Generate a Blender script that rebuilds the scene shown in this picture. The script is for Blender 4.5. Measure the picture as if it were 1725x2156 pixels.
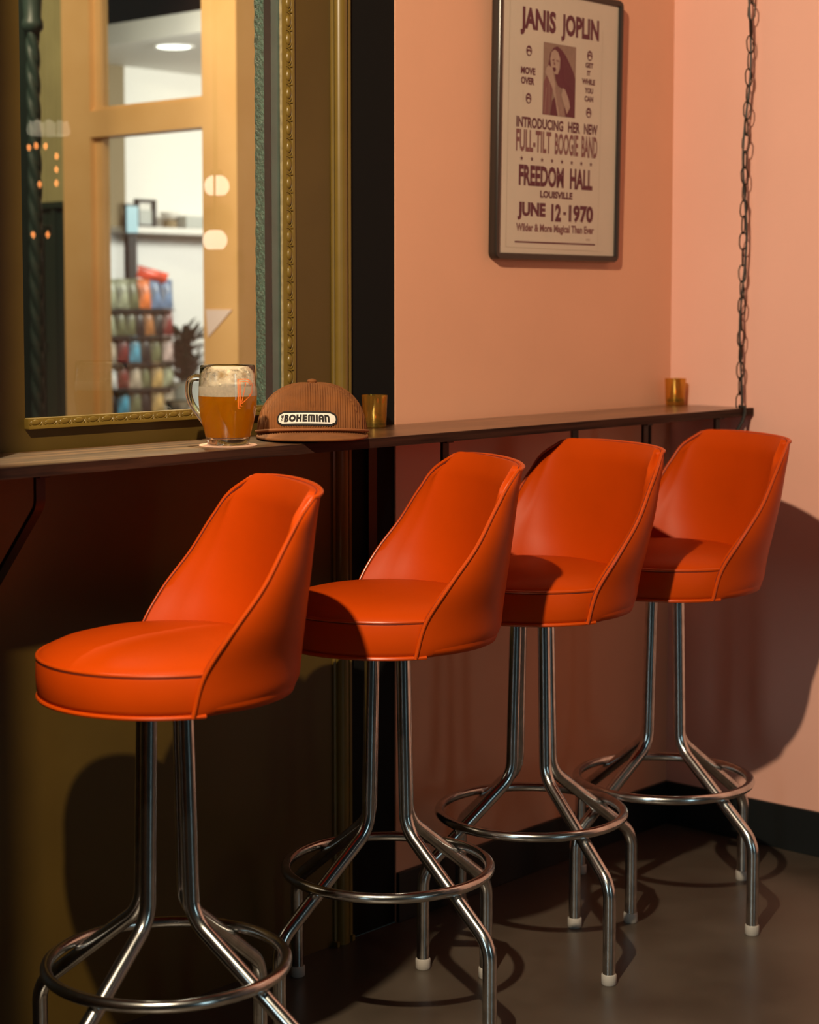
import bpy, bmesh, math, random
from math import sin, cos, pi, radians, atan2, sqrt, hypot
from mathutils import Vector, Matrix
for o in list(bpy.data.objects): bpy.data.objects.remove(o, do_unlink=True)
sc = bpy.context.scene
COL = sc.collection
# ------------------------------------------------------------------ camera
CAM = Vector((-3.851, -2.580, 1.320)); YAW = radians(41.926); PITCH = radians(4.355)
cd = bpy.data.cameras.new('camera'); cam = bpy.data.objects.new('camera', cd); COL.objects.link(cam)
fw = Vector((cos(YAW)*cos(PITCH), sin(YAW)*cos(PITCH), -sin(PITCH)))
cam.location = CAM; cam.rotation_euler = fw.to_track_quat('-Z', 'Y').to_euler()
cd.sensor_fit = 'VERTICAL'; cd.sensor_height = 36.0; cd.sensor_width = 28.8
cd.lens = 36.0*3861/2156; cd.shift_y = -147/2156
cd.dof.use_dof = True; cd.dof.focus_distance = 3.35; cd.dof.aperture_fstop = 3.8
cd.clip_start = 0.05; cd.clip_end = 60
sc.camera = cam
# ------------------------------------------------------------------ world and light
w = bpy.data.worlds.new('dim_room'); sc.world = w; w.use_nodes = True
w.node_tree.nodes['Background'].inputs[0].default_value = (0.55, 0.75, 0.72, 1)
w.node_tree.nodes['Background'].inputs[1].default_value = 0.010
def lamp(name, kind, loc, power, color, target=None, size=None, size_y=None, radius=None, spot=None):
    ld = bpy.data.lights.new(name, kind); ld.energy = power; ld.color = color
    if kind == 'AREA':
        ld.shape = 'RECTANGLE'; ld.size = size; ld.size_y = size_y or size
    else: ld.shadow_soft_size = radius
    if spot: ld.spot_size = radians(spot); ld.spot_blend = 0.4
    o = bpy.data.objects.new(name, ld); COL.objects.link(o); o.location = loc
    if target is not None: o.rotation_euler = (Vector(target)-Vector(loc)).to_track_quat('-Z', 'Y').to_euler()
    return o
KEY = (-3.3, -1.47, 2.7)
lamp('track_spot', 'SPOT', KEY, 440, (1.0, 0.80, 0.54), (-0.95, -0.25, 0.95), radius=0.03, spot=84)
lamp('street_window', 'AREA', (-6.2, -1.75, 1.6), 22, (0.68, 0.90, 0.92), (0.0, -0.6, 0.9), size=0.55, size_y=2.2)
lamp('warm_fill', 'AREA', (-1.2, -4.6, 2.4), 0.6, (1.0, 0.72, 0.5), (-1.0, 0, 0.8), size=0.3, size_y=0.3)  # weak warm fill from the room side, unseen
lamp('cool_fill', 'AREA', (-2.6, -5.6, 1.5), 10, (0.62, 0.90, 0.95), (-0.9, 0.0, 0.7), size=0.5, size_y=1.8)  # unseen cool fill, added to cool the shadowed wall below the counter
lamp('hall_light', 'AREA', (-1.5, 1.3, 2.95), 52, (1.0, 0.78, 0.5), (0.0, 1.9, 1.6), size=0.5, size_y=0.5)
hs = lamp('hall_spot', 'SPOT', (-1.0, 0.75, 2.95), 420, (1.0, 0.78, 0.46), radius=0.03, spot=22)
_d = (Vector((-1.86, -0.085, 1.07))-Vector((-1.0, 0.75, 2.95))).normalized(); _x = (Vector((1, 0, 0))-_d*_d.x).normalized(); _y = (-_d).cross(_x)
hs.matrix_world = Matrix.Translation((-1.0, 0.75, 2.95)) @ Matrix((_x, _y, -_d)).transposed().to_4x4() @ Matrix.Diagonal((1.0, 0.34, 1.0, 1.0))   # barn doors: a narrow strip
lamp('shop_ceiling_light', 'AREA', (1.95, 2.0, 2.2), 52, (1.0, 0.93, 0.82), (1.3, 3.3, 0.6), size=0.5, size_y=0.5)
lamp('shop_front_light', 'AREA', (0.35, 2.2, 2.0), 9, (1.0, 0.95, 0.9), (1.1, 3.3, 1.6), size=0.3, size_y=0.5)
sc.view_settings.view_transform = 'Standard'; sc.view_settings.look = 'None'
sc.view_settings.exposure = 0.0; sc.view_settings.gamma = 1.0; sc.view_settings.use_curve_mapping = False

# ------------------------------------------------------------------ helpers
def srgb(r, g, b):
    f = lambda c: (c/255/12.92) if c/255 <= 0.04045 else ((c/255+0.055)/1.055)**2.4
    return (f(r), f(g), f(b), 1)
def mat(name, col, rough=0.5, metal=0.0, noise=None, bump=None, coat=0.0, emis=None, spec=0.5, ncol=None, sheen=0.0, rvar=0.0):
    m = bpy.data.materials.new(name); m.use_nodes = True
    nt = m.node_tree; b = nt.nodes['Principled BSDF']
    b.inputs['Base Color'].default_value = tuple(col)[:3]+(1,); b.inputs['Roughness'].default_value = rough
    b.inputs['Metallic'].default_value = metal; b.inputs['Coat Weight'].default_value = coat; b.inputs['Coat Roughness'].default_value = 0.15
    b.inputs['Specular IOR Level'].default_value = spec; b.inputs['Sheen Weight'].default_value = sheen
    tc = nt.nodes.new('ShaderNodeTexCoord')
    if noise:
        n = nt.nodes.new('ShaderNodeTexNoise'); n.inputs['Scale'].default_value = noise[0]; n.inputs['Detail'].default_value = 6
        nt.links.new(tc.outputs['Object'], n.inputs['Vector'])
        mx = nt.nodes.new('ShaderNodeMix'); mx.data_type = 'RGBA'
        c2 = ncol if ncol else tuple(c*(1-noise[1]) for c in tuple(col)[:3])+(1,)
        mx.inputs['A'].default_value = tuple(col)[:3]+(1,); mx.inputs['B'].default_value = tuple(c2)[:3]+(1,)
        r = nt.nodes.new('ShaderNodeValToRGB'); r.color_ramp.elements[0].position = 0.35; r.color_ramp.elements[1].position = 0.7
        nt.links.new(n.outputs['Fac'], r.inputs['Fac']); nt.links.new(r.outputs['Color'], mx.inputs['Factor'])
        nt.links.new(mx.outputs['Result'], b.inputs['Base Color'])
        if rvar:
            mr = nt.nodes.new('ShaderNodeMapRange'); mr.inputs['To Min'].default_value = rough-rvar; mr.inputs['To Max'].default_value = rough+rvar
            nt.links.new(n.outputs['Fac'], mr.inputs['Value']); nt.links.new(mr.outputs['Result'], b.inputs['Roughness'])
    if bump:
        n2 = nt.nodes.new('ShaderNodeTexNoise'); n2.inputs['Scale'].default_value = bump[0]; n2.inputs['Detail'].default_value = 4
        nt.links.new(tc.outputs['Object'], n2.inputs['Vector'])
        bp = nt.nodes.new('ShaderNodeBump'); bp.inputs['Strength'].default_value = bump[1]; bp.inputs['Distance'].default_value = bump[2] if len(bump) > 2 else 0.002
        nt.links.new(n2.outputs['Fac'], bp.inputs['Height']); nt.links.new(bp.outputs['Normal'], b.inputs['Normal'])
    if emis:
        b.inputs['Emission Color'].default_value = tuple(emis[0])[:3]+(1,); b.inputs['Emission Strength'].default_value = emis[1]
    return m
def mk(name, verts, faces, m, parent=None, smooth=False, loc=None, angle=40):
    me = bpy.data.meshes.new(name); me.from_pydata([tuple(v) for v in verts], [], faces); me.validate(); me.update()
    bm = bmesh.new(); bm.from_mesh(me); bmesh.ops.recalc_face_normals(bm, faces=bm.faces)
    if smooth:
        for f in bm.faces: f.smooth = True
        for e in bm.edges:
            if len(e.link_faces) == 2 and e.calc_face_angle(0) > radians(angle): e.smooth = False
    bm.to_mesh(me); bm.free()
    if m: me.materials.append(m)
    o = bpy.data.objects.new(name, me); COL.objects.link(o)
    if parent: o.parent = parent
    if loc: o.location = loc
    return o
def merge(*gs):
    V = []; Fc = []
    for v, f in gs:
        n = len(V); V += list(v); Fc += [tuple(i+n for i in q) for q in f]
    return V, Fc
def box(x0, x1, y0, y1, z0, z1, b=0.0):
    if b <= 0:
        v = [(x, y, z) for x in (x0, x1) for y in (y0, y1) for z in (z0, z1)]
        return v, [(0, 1, 3, 2), (4, 6, 7, 5), (0, 4, 5, 1), (2, 3, 7, 6), (0, 2, 6, 4), (1, 5, 7, 3)]
    bm = bmesh.new(); bmesh.ops.create_cube(bm, size=1)
    for q in bm.verts: q.co = Vector(((x0+x1)/2+q.co.x*(x1-x0), (y0+y1)/2+q.co.y*(y1-y0), (z0+z1)/2+q.co.z*(z1-z0)))
    bmesh.ops.bevel(bm, geom=list(bm.edges), offset=b, segments=2, affect='EDGES', profile=0.7)
    bm.verts.index_update()
    v = [tuple(q.co) for q in bm.verts]; f = [tuple(q.index for q in fc.verts) for fc in bm.faces]; bm.free()
    return v, f
def tube(path, r, segs=12, closed=False, cap=True, flat=1.0):
    P = [Vector(p) for p in path]; n = len(P)
    R = r if callable(r) else (lambda i: r)
    T = []
    for i in range(n):
        if closed: t = P[(i+1) % n]-P[i-1]
        else: t = P[min(i+1, n-1)]-P[max(i-1, 0)]
        T.append(t.normalized())
    up = Vector((0, 0, 1)) if abs(T[0].z) < 0.9 else Vector((1, 0, 0))
    N = (up-T[0]*up.dot(T[0])).normalized(); V = []; Fc = []
    for i in range(n):
        N = (N-T[i]*N.dot(T[i])).normalized(); B = T[i].cross(N)
        for k in range(segs):
            a = 2*pi*k/segs; V.append(P[i]+(N*cos(a)*flat+B*sin(a))*R(i))
    m = n if closed else n-1
    for i in range(m):
        j = (i+1) % n
        for k in range(segs):
            Fc.append((i*segs+k, i*segs+(k+1) % segs, j*segs+(k+1) % segs, j*segs+k))
    if not closed and cap:
        Fc.append(tuple(range(segs))); Fc.append(tuple(range((n-1)*segs, n*segs)))
    return V, Fc
def lathe(prof, segs=48, c=(0, 0, 0), closed=False):
    V = []; Fc = []; n = len(prof)
    for (r, z) in prof:
        for k in range(segs):
            a = 2*pi*k/segs; V.append((c[0]+r*cos(a), c[1]+r*sin(a), c[2]+z))
    for i in range(n if closed else n-1):
        j = (i+1) % n
        for k in range(segs):
            Fc.append((i*segs+k, i*segs+(k+1) % segs, j*segs+(k+1) % segs, j*segs+k))
    if not closed:
        if prof[0][0] > 1e-6: Fc.append(tuple(range(segs)))
        if prof[-1][0] > 1e-6: Fc.append(tuple(range((n-1)*segs, n*segs)))
    return V, Fc
def fillet(pts, rad, n=8):
    pts = [Vector(p) for p in pts]; out = [pts[0]]
    for i in range(1, len(pts)-1):
        a, b, c = pts[i-1], pts[i], pts[i+1]; u = (a-b).normalized(); v = (c-b).normalized()
        ang = u.angle(v); r = rad[i-1] if isinstance(rad, (list, tuple)) else rad
        d = r/math.tan(ang/2); p0 = b+u*d; p1 = b+v*d
        ctr = b+(u+v).normalized()*(r/sin(ang/2))
        for k in range(n+1):
            t = k/n; w0 = (p0-ctr)/r; w1 = (p1-ctr)/r; om = w0.angle(w1)
            q = (w0*sin((1-t)*om)+w1*sin(t*om))/sin(om)*r; out.append(ctr+q)
    out.append(pts[-1]); return out
def empty(name, loc, rz=0.0):
    o = bpy.data.objects.new(name, None); COL.objects.link(o); o.location = loc; o.rotation_euler = (0, 0, rz)
    o.empty_display_size = 0.05; return o
def tag(o, label, cat, group=None):
    o['label'] = label; o['category'] = cat
    if group: o['group'] = group
    return o
def struct(name, g, m, parent=None, smooth=False):
    o = mk(name, g[0], g[1], m, parent, smooth)
    if parent is None: o['kind'] = 'structure'
    return o
def copy_tree(o, parent=None):
    c = o.copy(); COL.objects.link(c); c.parent = parent
    for ch in [q for q in bpy.data.objects if q.parent == o]: copy_tree(ch, c)
    return c

# ------------------------------------------------------------------ materials
M = {}
M['pink'] = mat('salmon_wall_paint', (0.775, 0.415, 0.33), 0.75, noise=(3, 0.05), bump=(220, 0.12, 0.001))
M['pinkA'] = mat('salmon_wall_paint_bounce_tint', (0.76, 0.375, 0.235), 0.7, noise=(3, 0.05), bump=(220, 0.12, 0.001))  # same salmon paint, with warm bounce between the walls put into its colour
M['gold'] = mat('olive_gold_gloss_paint', (0.078, 0.046, 0.007), 0.4, noise=(9, 0.12), bump=(60, 0.05, 0.002))
M['goldlite'] = mat('olive_gold_moulding_paint', (0.165, 0.104, 0.017), 0.34, noise=(14, 0.12))
M['cream'] = mat('cream_edge_highlight', (0.36, 0.29, 0.16), 0.5, noise=(60, 0.5))  # edge highlight and mirrored moulding at the glass, painted as a cream strip
M['black'] = mat('matt_black_paint', (0.005, 0.0052, 0.0052), 0.75, spec=0.15)
M['basebd'] = mat('black_baseboard_vinyl', (0.006, 0.008, 0.009), 0.45)
M['teal'] = mat('teal_embossed_paint', (0.06, 0.16, 0.125), 0.4, noise=(70, 0.5), ncol=(0.03, 0.09, 0.075), bump=(160, 1.0, 0.006))
M['tealgrey'] = mat('grey_teal_paint', (0.085, 0.13, 0.12), 0.35, noise=(10, 0.3))
M['tealdark'] = mat('dark_teal_groove', (0.004, 0.012, 0.012), 0.8, spec=0.1)
M['chrome'] = mat('worn_chrome', (0.72, 0.73, 0.74), 0.20, 1.0, noise=(45, 0.35), ncol=(0.50, 0.50, 0.50), rvar=0.07)
M['glide'] = mat('pale_plastic_glide', (0.42, 0.39, 0.36), 0.5)
M['plate'] = mat('black_steel_plate', (0.01, 0.01, 0.01), 0.4)
M['vinyl'] = mat('orange_vinyl', (0.52, 0.053, 0.001), 0.44, noise=(7, 0.10), bump=(9, 0.05, 0.01), spec=0.14)
M['piping'] = mat('orange_vinyl_piping', (0.53, 0.058, 0.0015), 0.3, spec=0.5)
M['seam'] = mat('dark_stitch_seam', (0.12, 0.010, 0.003), 0.8)
M['bracket'] = mat('black_steel_bracket', (0.006, 0.009, 0.01), 0.45)
M['chain'] = mat('antique_bronze_chain', (0.020, 0.013, 0.008), 0.45, 0.6)
M['cord'] = mat('black_lamp_cord', (0.012, 0.009, 0.007), 0.5)
M['frame'] = mat('black_frame_wood', (0.022, 0.015, 0.012), 0.28)
M['paper'] = mat('aged_poster_paper', (0.58, 0.475, 0.375), 0.55, noise=(5, 0.08))
M['ink'] = mat('maroon_print', (0.105, 0.020, 0.033), 0.6)
M['ink2'] = mat('faded_maroon_print', (0.30, 0.155, 0.130), 0.6)
M['ink3'] = mat('mid_maroon_print', (0.19, 0.070, 0.070), 0.6)
M['corner'] = mat('paper_crease', (0.40, 0.31, 0.23), 0.6)
M['patchblack'] = mat('black_patch_edge', (0.012, 0.008, 0.007), 0.8)
M['patchwhite'] = mat('white_patch_fabric', (0.80, 0.76, 0.70), 0.8, noise=(300, 0.08))
M['coaster'] = mat('pulp_coaster', (0.62, 0.38, 0.28), 0.8)
M['logo'] = mat('orange_mug_print', (0.95, 0.20, 0.03), 0.5)
M['maple'] = mat('maple_veneer', (0.78, 0.50, 0.23), 0.42, noise=(4, 0.15), ncol=(0.70, 0.42, 0.17))
M['white'] = mat('white_plaster', (0.78, 0.76, 0.72), 0.7)
M['cool_white'] = mat('cool_white_panel', (0.74, 0.74, 0.73), 0.6)
M['brownwall'] = mat('brown_wall', (0.23, 0.17, 0.09), 0.7)
M['sage'] = mat('sage_wall', (0.40, 0.36, 0.17), 0.7, noise=(6, 0.2))
M['dgreen'] = mat('dark_green_gloss', (0.016, 0.030, 0.025), 0.4)
M['dark'] = mat('dark_charcoal', (0.012, 0.013, 0.013), 0.6)
M['shopfloor'] = mat('shop_floor', (0.25, 0.2, 0.14), 0.5)
M['leaf'] = mat('dark_leaf', (0.006, 0.026, 0.016), 0.5, spec=0.25)
M['pot'] = mat('grey_pot', (0.42, 0.44, 0.42), 0.6)
M['steel'] = mat('steel_bowl', (0.7, 0.68, 0.64), 0.25, 1.0)
M['ceiling'] = mat('dark_ceiling', (0.02, 0.02, 0.02), 0.8)
M['screen'] = mat('lit_screen', (0.1, 0.1, 0.1), 0.3, emis=((0.55, 0.90, 0.95), 0.75))
M['downlight'] = mat('downlight_glow', (0.9, 0.9, 0.9), 0.3, emis=((1, 0.97, 0.9), 3))
M['globe'] = mat('opal_globe_glow', (0.8, 0.75, 0.65), 0.4, emis=((1, 0.86, 0.68), 7.0))
M['bulb'] = mat('fairy_bulb_glow', (0.8, 0.5, 0.3), 0.4, emis=((1, 0.30, 0.07), 11))
M['shade'] = mat('cream_shade_glow', (0.8, 0.75, 0.6), 0.6, emis=((0.95, 0.9, 0.7), 1.3))
M['reflection'] = mat('pale_glare_tone', (0.82, 0.70, 0.72), 0.8)

def floor_mat():
    m = mat('polished_concrete', (0.088, 0.066, 0.048), 0.34)
    nt = m.node_tree; b = nt.nodes['Principled BSDF']; tc = nt.nodes.new('ShaderNodeTexCoord')
    n1 = nt.nodes.new('ShaderNodeTexNoise'); n1.inputs['Scale'].default_value = 4.5; n1.inputs['Detail'].default_value = 8
    n2 = nt.nodes.new('ShaderNodeTexNoise'); n2.inputs['Scale'].default_value = 90; n2.inputs['Detail'].default_value = 3
    for n in (n1, n2): nt.links.new(tc.outputs['Object'], n.inputs['Vector'])
    r = nt.nodes.new('ShaderNodeValToRGB'); e = r.color_ramp.elements
    e[0].position = 0.3; e[0].color = (0.050, 0.038, 0.028, 1); e[1].position = 0.72; e[1].color = (0.092, 0.074, 0.058, 1)
    nt.links.new(n1.outputs['Fac'], r.inputs['Fac'])
    r2 = nt.nodes.new('ShaderNodeValToRGB'); r2.color_ramp.elements[0].position = 0.74; r2.color_ramp.elements[1].position = 0.8
    r2.color_ramp.elements[0].color = (0, 0, 0, 1); r2.color_ramp.elements[1].color = (0.10, 0.09, 0.075, 1)
    nt.links.new(n2.outputs['Fac'], r2.inputs['Fac'])
    ad = nt.nodes.new('ShaderNodeMix'); ad.data_type = 'RGBA'; ad.blend_type = 'ADD'; ad.inputs['Factor'].default_value = 1
    nt.links.new(r.outputs['Color'], ad.inputs['A']); nt.links.new(r2.outputs['Color'], ad.inputs['B'])
    nt.links.new(ad.outputs['Result'], b.inputs['Base Color'])
    mr = nt.nodes.new('ShaderNodeMapRange'); mr.inputs['To Min'].default_value = 0.25; mr.inputs['To Max'].default_value = 0.45
    nt.links.new(n1.outputs['Fac'], mr.inputs['Value']); nt.links.new(mr.outputs['Result'], b.inputs['Roughness'])
    return m
def wood_mat(name, c1, c2, c3, rough=0.3, scale=(1.3, 30, 30)):
    m = mat(name, c1, rough, coat=0.6); m.node_tree.nodes['Principled BSDF'].inputs['Coat Roughness'].default_value = 0.3; nt = m.node_tree; b = nt.nodes['Principled BSDF']
    tc = nt.nodes.new('ShaderNodeTexCoord'); mp = nt.nodes.new('ShaderNodeMapping'); mp.inputs['Scale'].default_value = scale
    n = nt.nodes.new('ShaderNodeTexNoise'); n.inputs['Scale'].default_value = 2.2; n.inputs['Detail'].default_value = 9; n.inputs['Roughness'].default_value = 0.6
    n.inputs['Distortion'].default_value = 0.6
    nt.links.new(tc.outputs['Object'], mp.inputs['Vector']); nt.links.new(mp.outputs['Vector'], n.inputs['Vector'])
    r = nt.nodes.new('ShaderNodeValToRGB'); e = r.color_ramp.elements
    e[0].position = 0.38; e[0].color = c2+(1,); e[1].position = 0.62; e[1].color = c3+(1,)
    k = e.new(0.5); k.color = c1+(1,)
    nt.links.new(n.outputs['Fac'], r.inputs['Fac']); nt.links.new(r.outputs['Color'], b.inputs['Base Color'])
    bp = nt.nodes.new('ShaderNodeBump'); bp.inputs['Strength'].default_value = 0.15; bp.inputs['Distance'].default_value = 0.001
    nt.links.new(n.outputs['Fac'], bp.inputs['Height']); nt.links.new(bp.outputs['Normal'], b.inputs['Normal'])
    return m
M['floor'] = floor_mat()
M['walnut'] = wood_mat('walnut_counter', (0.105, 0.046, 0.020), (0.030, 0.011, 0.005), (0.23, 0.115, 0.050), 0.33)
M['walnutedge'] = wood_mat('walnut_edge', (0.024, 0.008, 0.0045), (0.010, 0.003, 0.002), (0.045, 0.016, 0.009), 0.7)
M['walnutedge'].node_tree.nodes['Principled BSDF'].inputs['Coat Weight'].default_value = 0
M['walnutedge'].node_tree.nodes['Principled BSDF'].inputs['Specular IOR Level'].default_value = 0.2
def glass_pane_mat(name, tint=(0.97, 0.99, 0.98), refl=1.0):
    m = bpy.data.materials.new(name); m.use_nodes = True; nt = m.node_tree
    for n in list(nt.nodes): nt.nodes.remove(n)
    out = nt.nodes.new('ShaderNodeOutputMaterial'); t = nt.nodes.new('ShaderNodeBsdfTransparent'); g = nt.nodes.new('ShaderNodeBsdfGlossy')
    f = nt.nodes.new('ShaderNodeFresnel'); f.inputs['IOR'].default_value = 1.55; mx = nt.nodes.new('ShaderNodeMixShader')
    mu = nt.nodes.new('ShaderNodeMath'); mu.operation = 'MULTIPLY'; mu.inputs[1].default_value = refl
    ge = nt.nodes.new('ShaderNodeNewGeometry'); inv = nt.nodes.new('ShaderNodeMath'); inv.operation = 'SUBTRACT'; inv.inputs[0].default_value = 1.0
    mb = nt.nodes.new('ShaderNodeMath'); mb.operation = 'MULTIPLY'
    nt.links.new(ge.outputs['Backfacing'], inv.inputs[1])
    t.inputs[0].default_value = tint+(1,); g.inputs['Roughness'].default_value = 0.01
    nt.links.new(f.outputs[0], mu.inputs[0]); nt.links.new(mu.outputs[0], mb.inputs[0]); nt.links.new(inv.outputs[0], mb.inputs[1]); nt.links.new(mb.outputs[0], mx.inputs[0]); nt.links.new(t.outputs[0], mx.inputs[1]); nt.links.new(g.outputs[0], mx.inputs[2]); nt.links.new(mx.outputs[0], out.inputs[0])
    return m
M['pane'] = glass_pane_mat('window_glass', refl=1.9)
M['pane2'] = glass_pane_mat('storefront_glass', refl=0.6)
def real_glass(name, col=(1, 1, 1), rough=0.0, ior=1.5):
    m = bpy.data.materials.new(name); m.use_nodes = True; b = m.node_tree.nodes['Principled BSDF']
    b.inputs['Base Color'].default_value = col+(1,); b.inputs['Transmission Weight'].default_value = 1; b.inputs['Roughness'].default_value = rough; b.inputs['IOR'].default_value = ior
    return m
M['mugglass'] = real_glass('clear_mug_glass')
def beer_mat():
    m = bpy.data.materials.new('amber_hazy_beer'); m.use_nodes = True; nt = m.node_tree; b = nt.nodes['Principled BSDF']
    b.inputs['Base Color'].default_value = (0.97, 0.50, 0.015, 1); b.inputs['Transmission Weight'].default_value = 0.75; b.inputs['Roughness'].default_value = 0.10
    b.inputs['IOR'].default_value = 1.33
    tl = nt.nodes.new('ShaderNodeBsdfTranslucent'); tl.inputs[0].default_value = (1.0, 0.50, 0.008, 1)
    mx = nt.nodes.new('ShaderNodeMixShader'); mx.inputs[0].default_value = 0.6; out = nt.nodes['Material Output']
    nt.links.new(b.outputs[0], mx.inputs[1]); nt.links.new(tl.outputs[0], mx.inputs[2]); nt.links.new(mx.outputs[0], out.inputs[0])
    return m
M['beer'] = beer_mat()
M['foam'] = mat('beer_foam', (0.80, 0.70, 0.55), 0.8, noise=(200, 0.15), bump=(400, 0.3, 0.001))
def amber_glass():
    m = bpy.data.materials.new('gold_mercury_glass'); m.use_nodes = True; nt = m.node_tree; b = nt.nodes['Principled BSDF']
    b.inputs['Base Color'].default_value = (0.78, 0.56, 0.14, 1); b.inputs['Metallic'].default_value = 0.85; b.inputs['Roughness'].default_value = 0.08
    n = nt.nodes.new('ShaderNodeTexNoise'); n.inputs['Scale'].default_value = 90; tc = nt.nodes.new('ShaderNodeTexCoord')
    nt.links.new(tc.outputs['Object'], n.inputs['Vector'])
    bp = nt.nodes.new('ShaderNodeBump'); bp.inputs['Strength'].default_value = 0.15; bp.inputs['Distance'].default_value = 0.001
    nt.links.new(n.outputs['Fac'], bp.inputs['Height']); nt.links.new(bp.outputs['Normal'], b.inputs['Normal'])
    tr = nt.nodes.new('ShaderNodeBsdfTransparent'); tr.inputs[0].default_value = (0.95, 0.72, 0.25, 1)
    mx = nt.nodes.new('ShaderNodeMixShader'); mx.inputs[0].default_value = 0.62
    nt.links.new(b.outputs[0], mx.inputs[1]); nt.links.new(tr.outputs[0], mx.inputs[2]); nt.links.new(mx.outputs[0], nt.nodes['Material Output'].inputs[0])
    return m
M['votive'] = amber_glass()
M['cordhat'] = mat('brown_corduroy', (0.21, 0.066, 0.010), 0.85, noise=(40, 0.25))
M['rope'] = mat('brown_hat_rope', (0.26, 0.085, 0.022), 0.8)

# ------------------------------------------------------------------ room shell
WT = 0.12
struct('floor', box(-6.5, 0.0, -6.0, 0.0, -0.05, 0.0), M['floor'])
struct('ceiling', box(-6.5, 0.12, -6.0, 0.12, 3.2, 3.3), M['ceiling'])
struct('wall_back', box(-1.021, 0.0, 0.0, WT, 0.0, 3.2), M['pinkA'])
struct('wall_right', box(0.0, WT, -6.0, 0.0, 0.0, 3.2), M['pink'])
struct('wall_left', box(-3.0, -2.678, -0.78, -0.0, 0.0, 3.2), M['gold'])
struct('baseboard_back', box(-1.021, -0.009, -0.009, 0.0, 0.0, 0.108, 0.002), M['basebd'])
struct('baseboard_right', box(-0.009, 0.0, -6.0, -0.0, 0.0, 0.108, 0.002), M['basebd'])
struct('trim_1', box(-1.163, -1.021, 0.004, WT, 0.0, 3.2), M['black'])
# painted wooden wall with the window opening
OX0, OX1, OZ0, OZ1 = -1.962, -1.345, 1.108, 2.9
g = merge(box(-3.4, OX0, 0.0, 0.1, 0, 3.2), box(OX1+0.026, -1.213, 0.0, 0.1, 0, 3.2), box(OX0, OX1+0.026, 0.0, 0.1, 0, OZ0), box(OX0, OX1+0.026, 0.0, 0.1, OZ1, 3.2))
struct('wall_window_side', g, M['gold'])
# half-round trim column
def extr_z(prof, z0, z1):
    n = len(prof); V = [(x, y, z) for z in (z0, z1) for (x, y) in prof]
    return V, [(i, (i+1) % n, n+(i+1) % n, n+i) for i in range(n)]+[tuple(range(n)), tuple(range(n, 2*n))]
def prof_column():
    p = [(-1.213, 0.05), (-1.213, -0.004), (-1.2095, -0.006), (-1.2075, -0.003), (-1.2045, -0.003)]
    for k in range(13):
        a = pi-pi*k/12; p.append((-1.1885+0.0155*cos(a), -0.003-0.0135*sin(a)))
    p += [(-1.1725, -0.003), (-1.170, -0.008), (-1.1635, -0.008), (-1.163, 0.05)]
    return p
o = struct('trim_2', extr_z(prof_column(), 0.0, 3.2), M['goldlite'], smooth=True)
struct('trim_3', merge(box(-1.217, -1.210, -0.016, 0.0, 0.0, 0.010, 0.001), box(-1.169, -1.161, -0.013, 0.0, 0.0, 0.012, 0.001)), M['goldlite'])

# window_1: glass, egg-and-dart mouldings, painted cream edge highlight, teal outer jamb
win = empty('window_1', (-1.65, 0.0, OZ0)); win['kind'] = 'structure'
wl = Vector((-1.65, 0.0, OZ0))
def L(g, base): return [tuple(Vector(v)-Vector(base)) for v in g[0]], g[1]
mk('window_pane', *L(box(OX0-0.01, OX1+0.003, 0.005, 0.009, OZ0+0.005, OZ1), wl), M['pane'], win)
mk('moulding_bed', *L(extr_z([(OX1-0.0035, 0.004), (OX1-0.0035, -0.002), (OX1+0.004, -0.0045), (OX1+0.018, -0.0045), (OX1+0.0195, -0.007), (OX1+0.0255, -0.007), (OX1+0.026, 0.004)], OZ0, OZ1), wl), M['goldlite'], win)
mk('moulding_glint', *L(box(OX1-0.0044, OX1-0.0034, -0.002, 0.004, OZ0+0.015, OZ1), wl), M['cream'], win)
def egg(flip=1):
    gs = []
    V = []; Fc = []; n = 12; rr = 5
    for i in range(rr+1):
        t = i/rr*pi/2
        for k in range(n):
            a = 2*pi*k/n; V.append((0.0065*cos(a)*cos(t), -0.0045*sin(t), 0.0115*sin(a)*cos(t)))
    for i in range(rr):
        for k in range(n): Fc.append((i*n+k, i*n+(k+1) % n, (i+1)*n+(k+1) % n, (i+1)*n+k))
    gs.append((V, Fc))
    arc = [(0.0072-0.0165*(1-abs(cos(a)))*0+0.0095*sin(a)-0.0085, -0.0012, -0.0155*cos(a)) for a in [pi*k/12 for k in range(13)]]
    gs.append(tube(arc, 0.0013, 6))
    gs.append(tube([(0.008, -0.0022, 0.0165), (0.001, -0.0012, 0.0165), (-0.007, -0.0008, 0.0165)], lambda i: 0.0022-0.0008*i, 6))
    return merge(*gs)
e0 = None
zz = OZ0+0.03; eg = egg()
while zz < 2.10:
    if e0 is None:
        e0 = mk('egg_ornament', eg[0], eg[1], M['goldlite'], win, smooth=True); o = e0
    else:
        o = e0.copy(); COL.objects.link(o); o.parent = win
    o.location = (OX1+0.0105-wl.x, -0.0045, zz-wl.z); zz += 0.0345
# bottom sill moulding with the same eggs lying along it
mk('sill_moulding', *L(merge(box(OX0-0.002, OX1, -0.012, 0.006, OZ0-0.001, OZ0+0.0145, 0.002), box(OX0-0.002, OX1, -0.015, 0.0, OZ0-0.004, OZ0+0.002, 0.0015)), wl), M['goldlite'], win, smooth=True)
xx = OX0+0.012
while xx < OX1-0.01:
    o = e0.copy(); COL.objects.link(o); o.parent = win; o.scale = (0.75, 0.55, 0.9)
    o.rotation_euler = (0, radians(90), 0); o.location = (xx-wl.x, -0.012, OZ0+0.0075-wl.z); xx += 0.031
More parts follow.
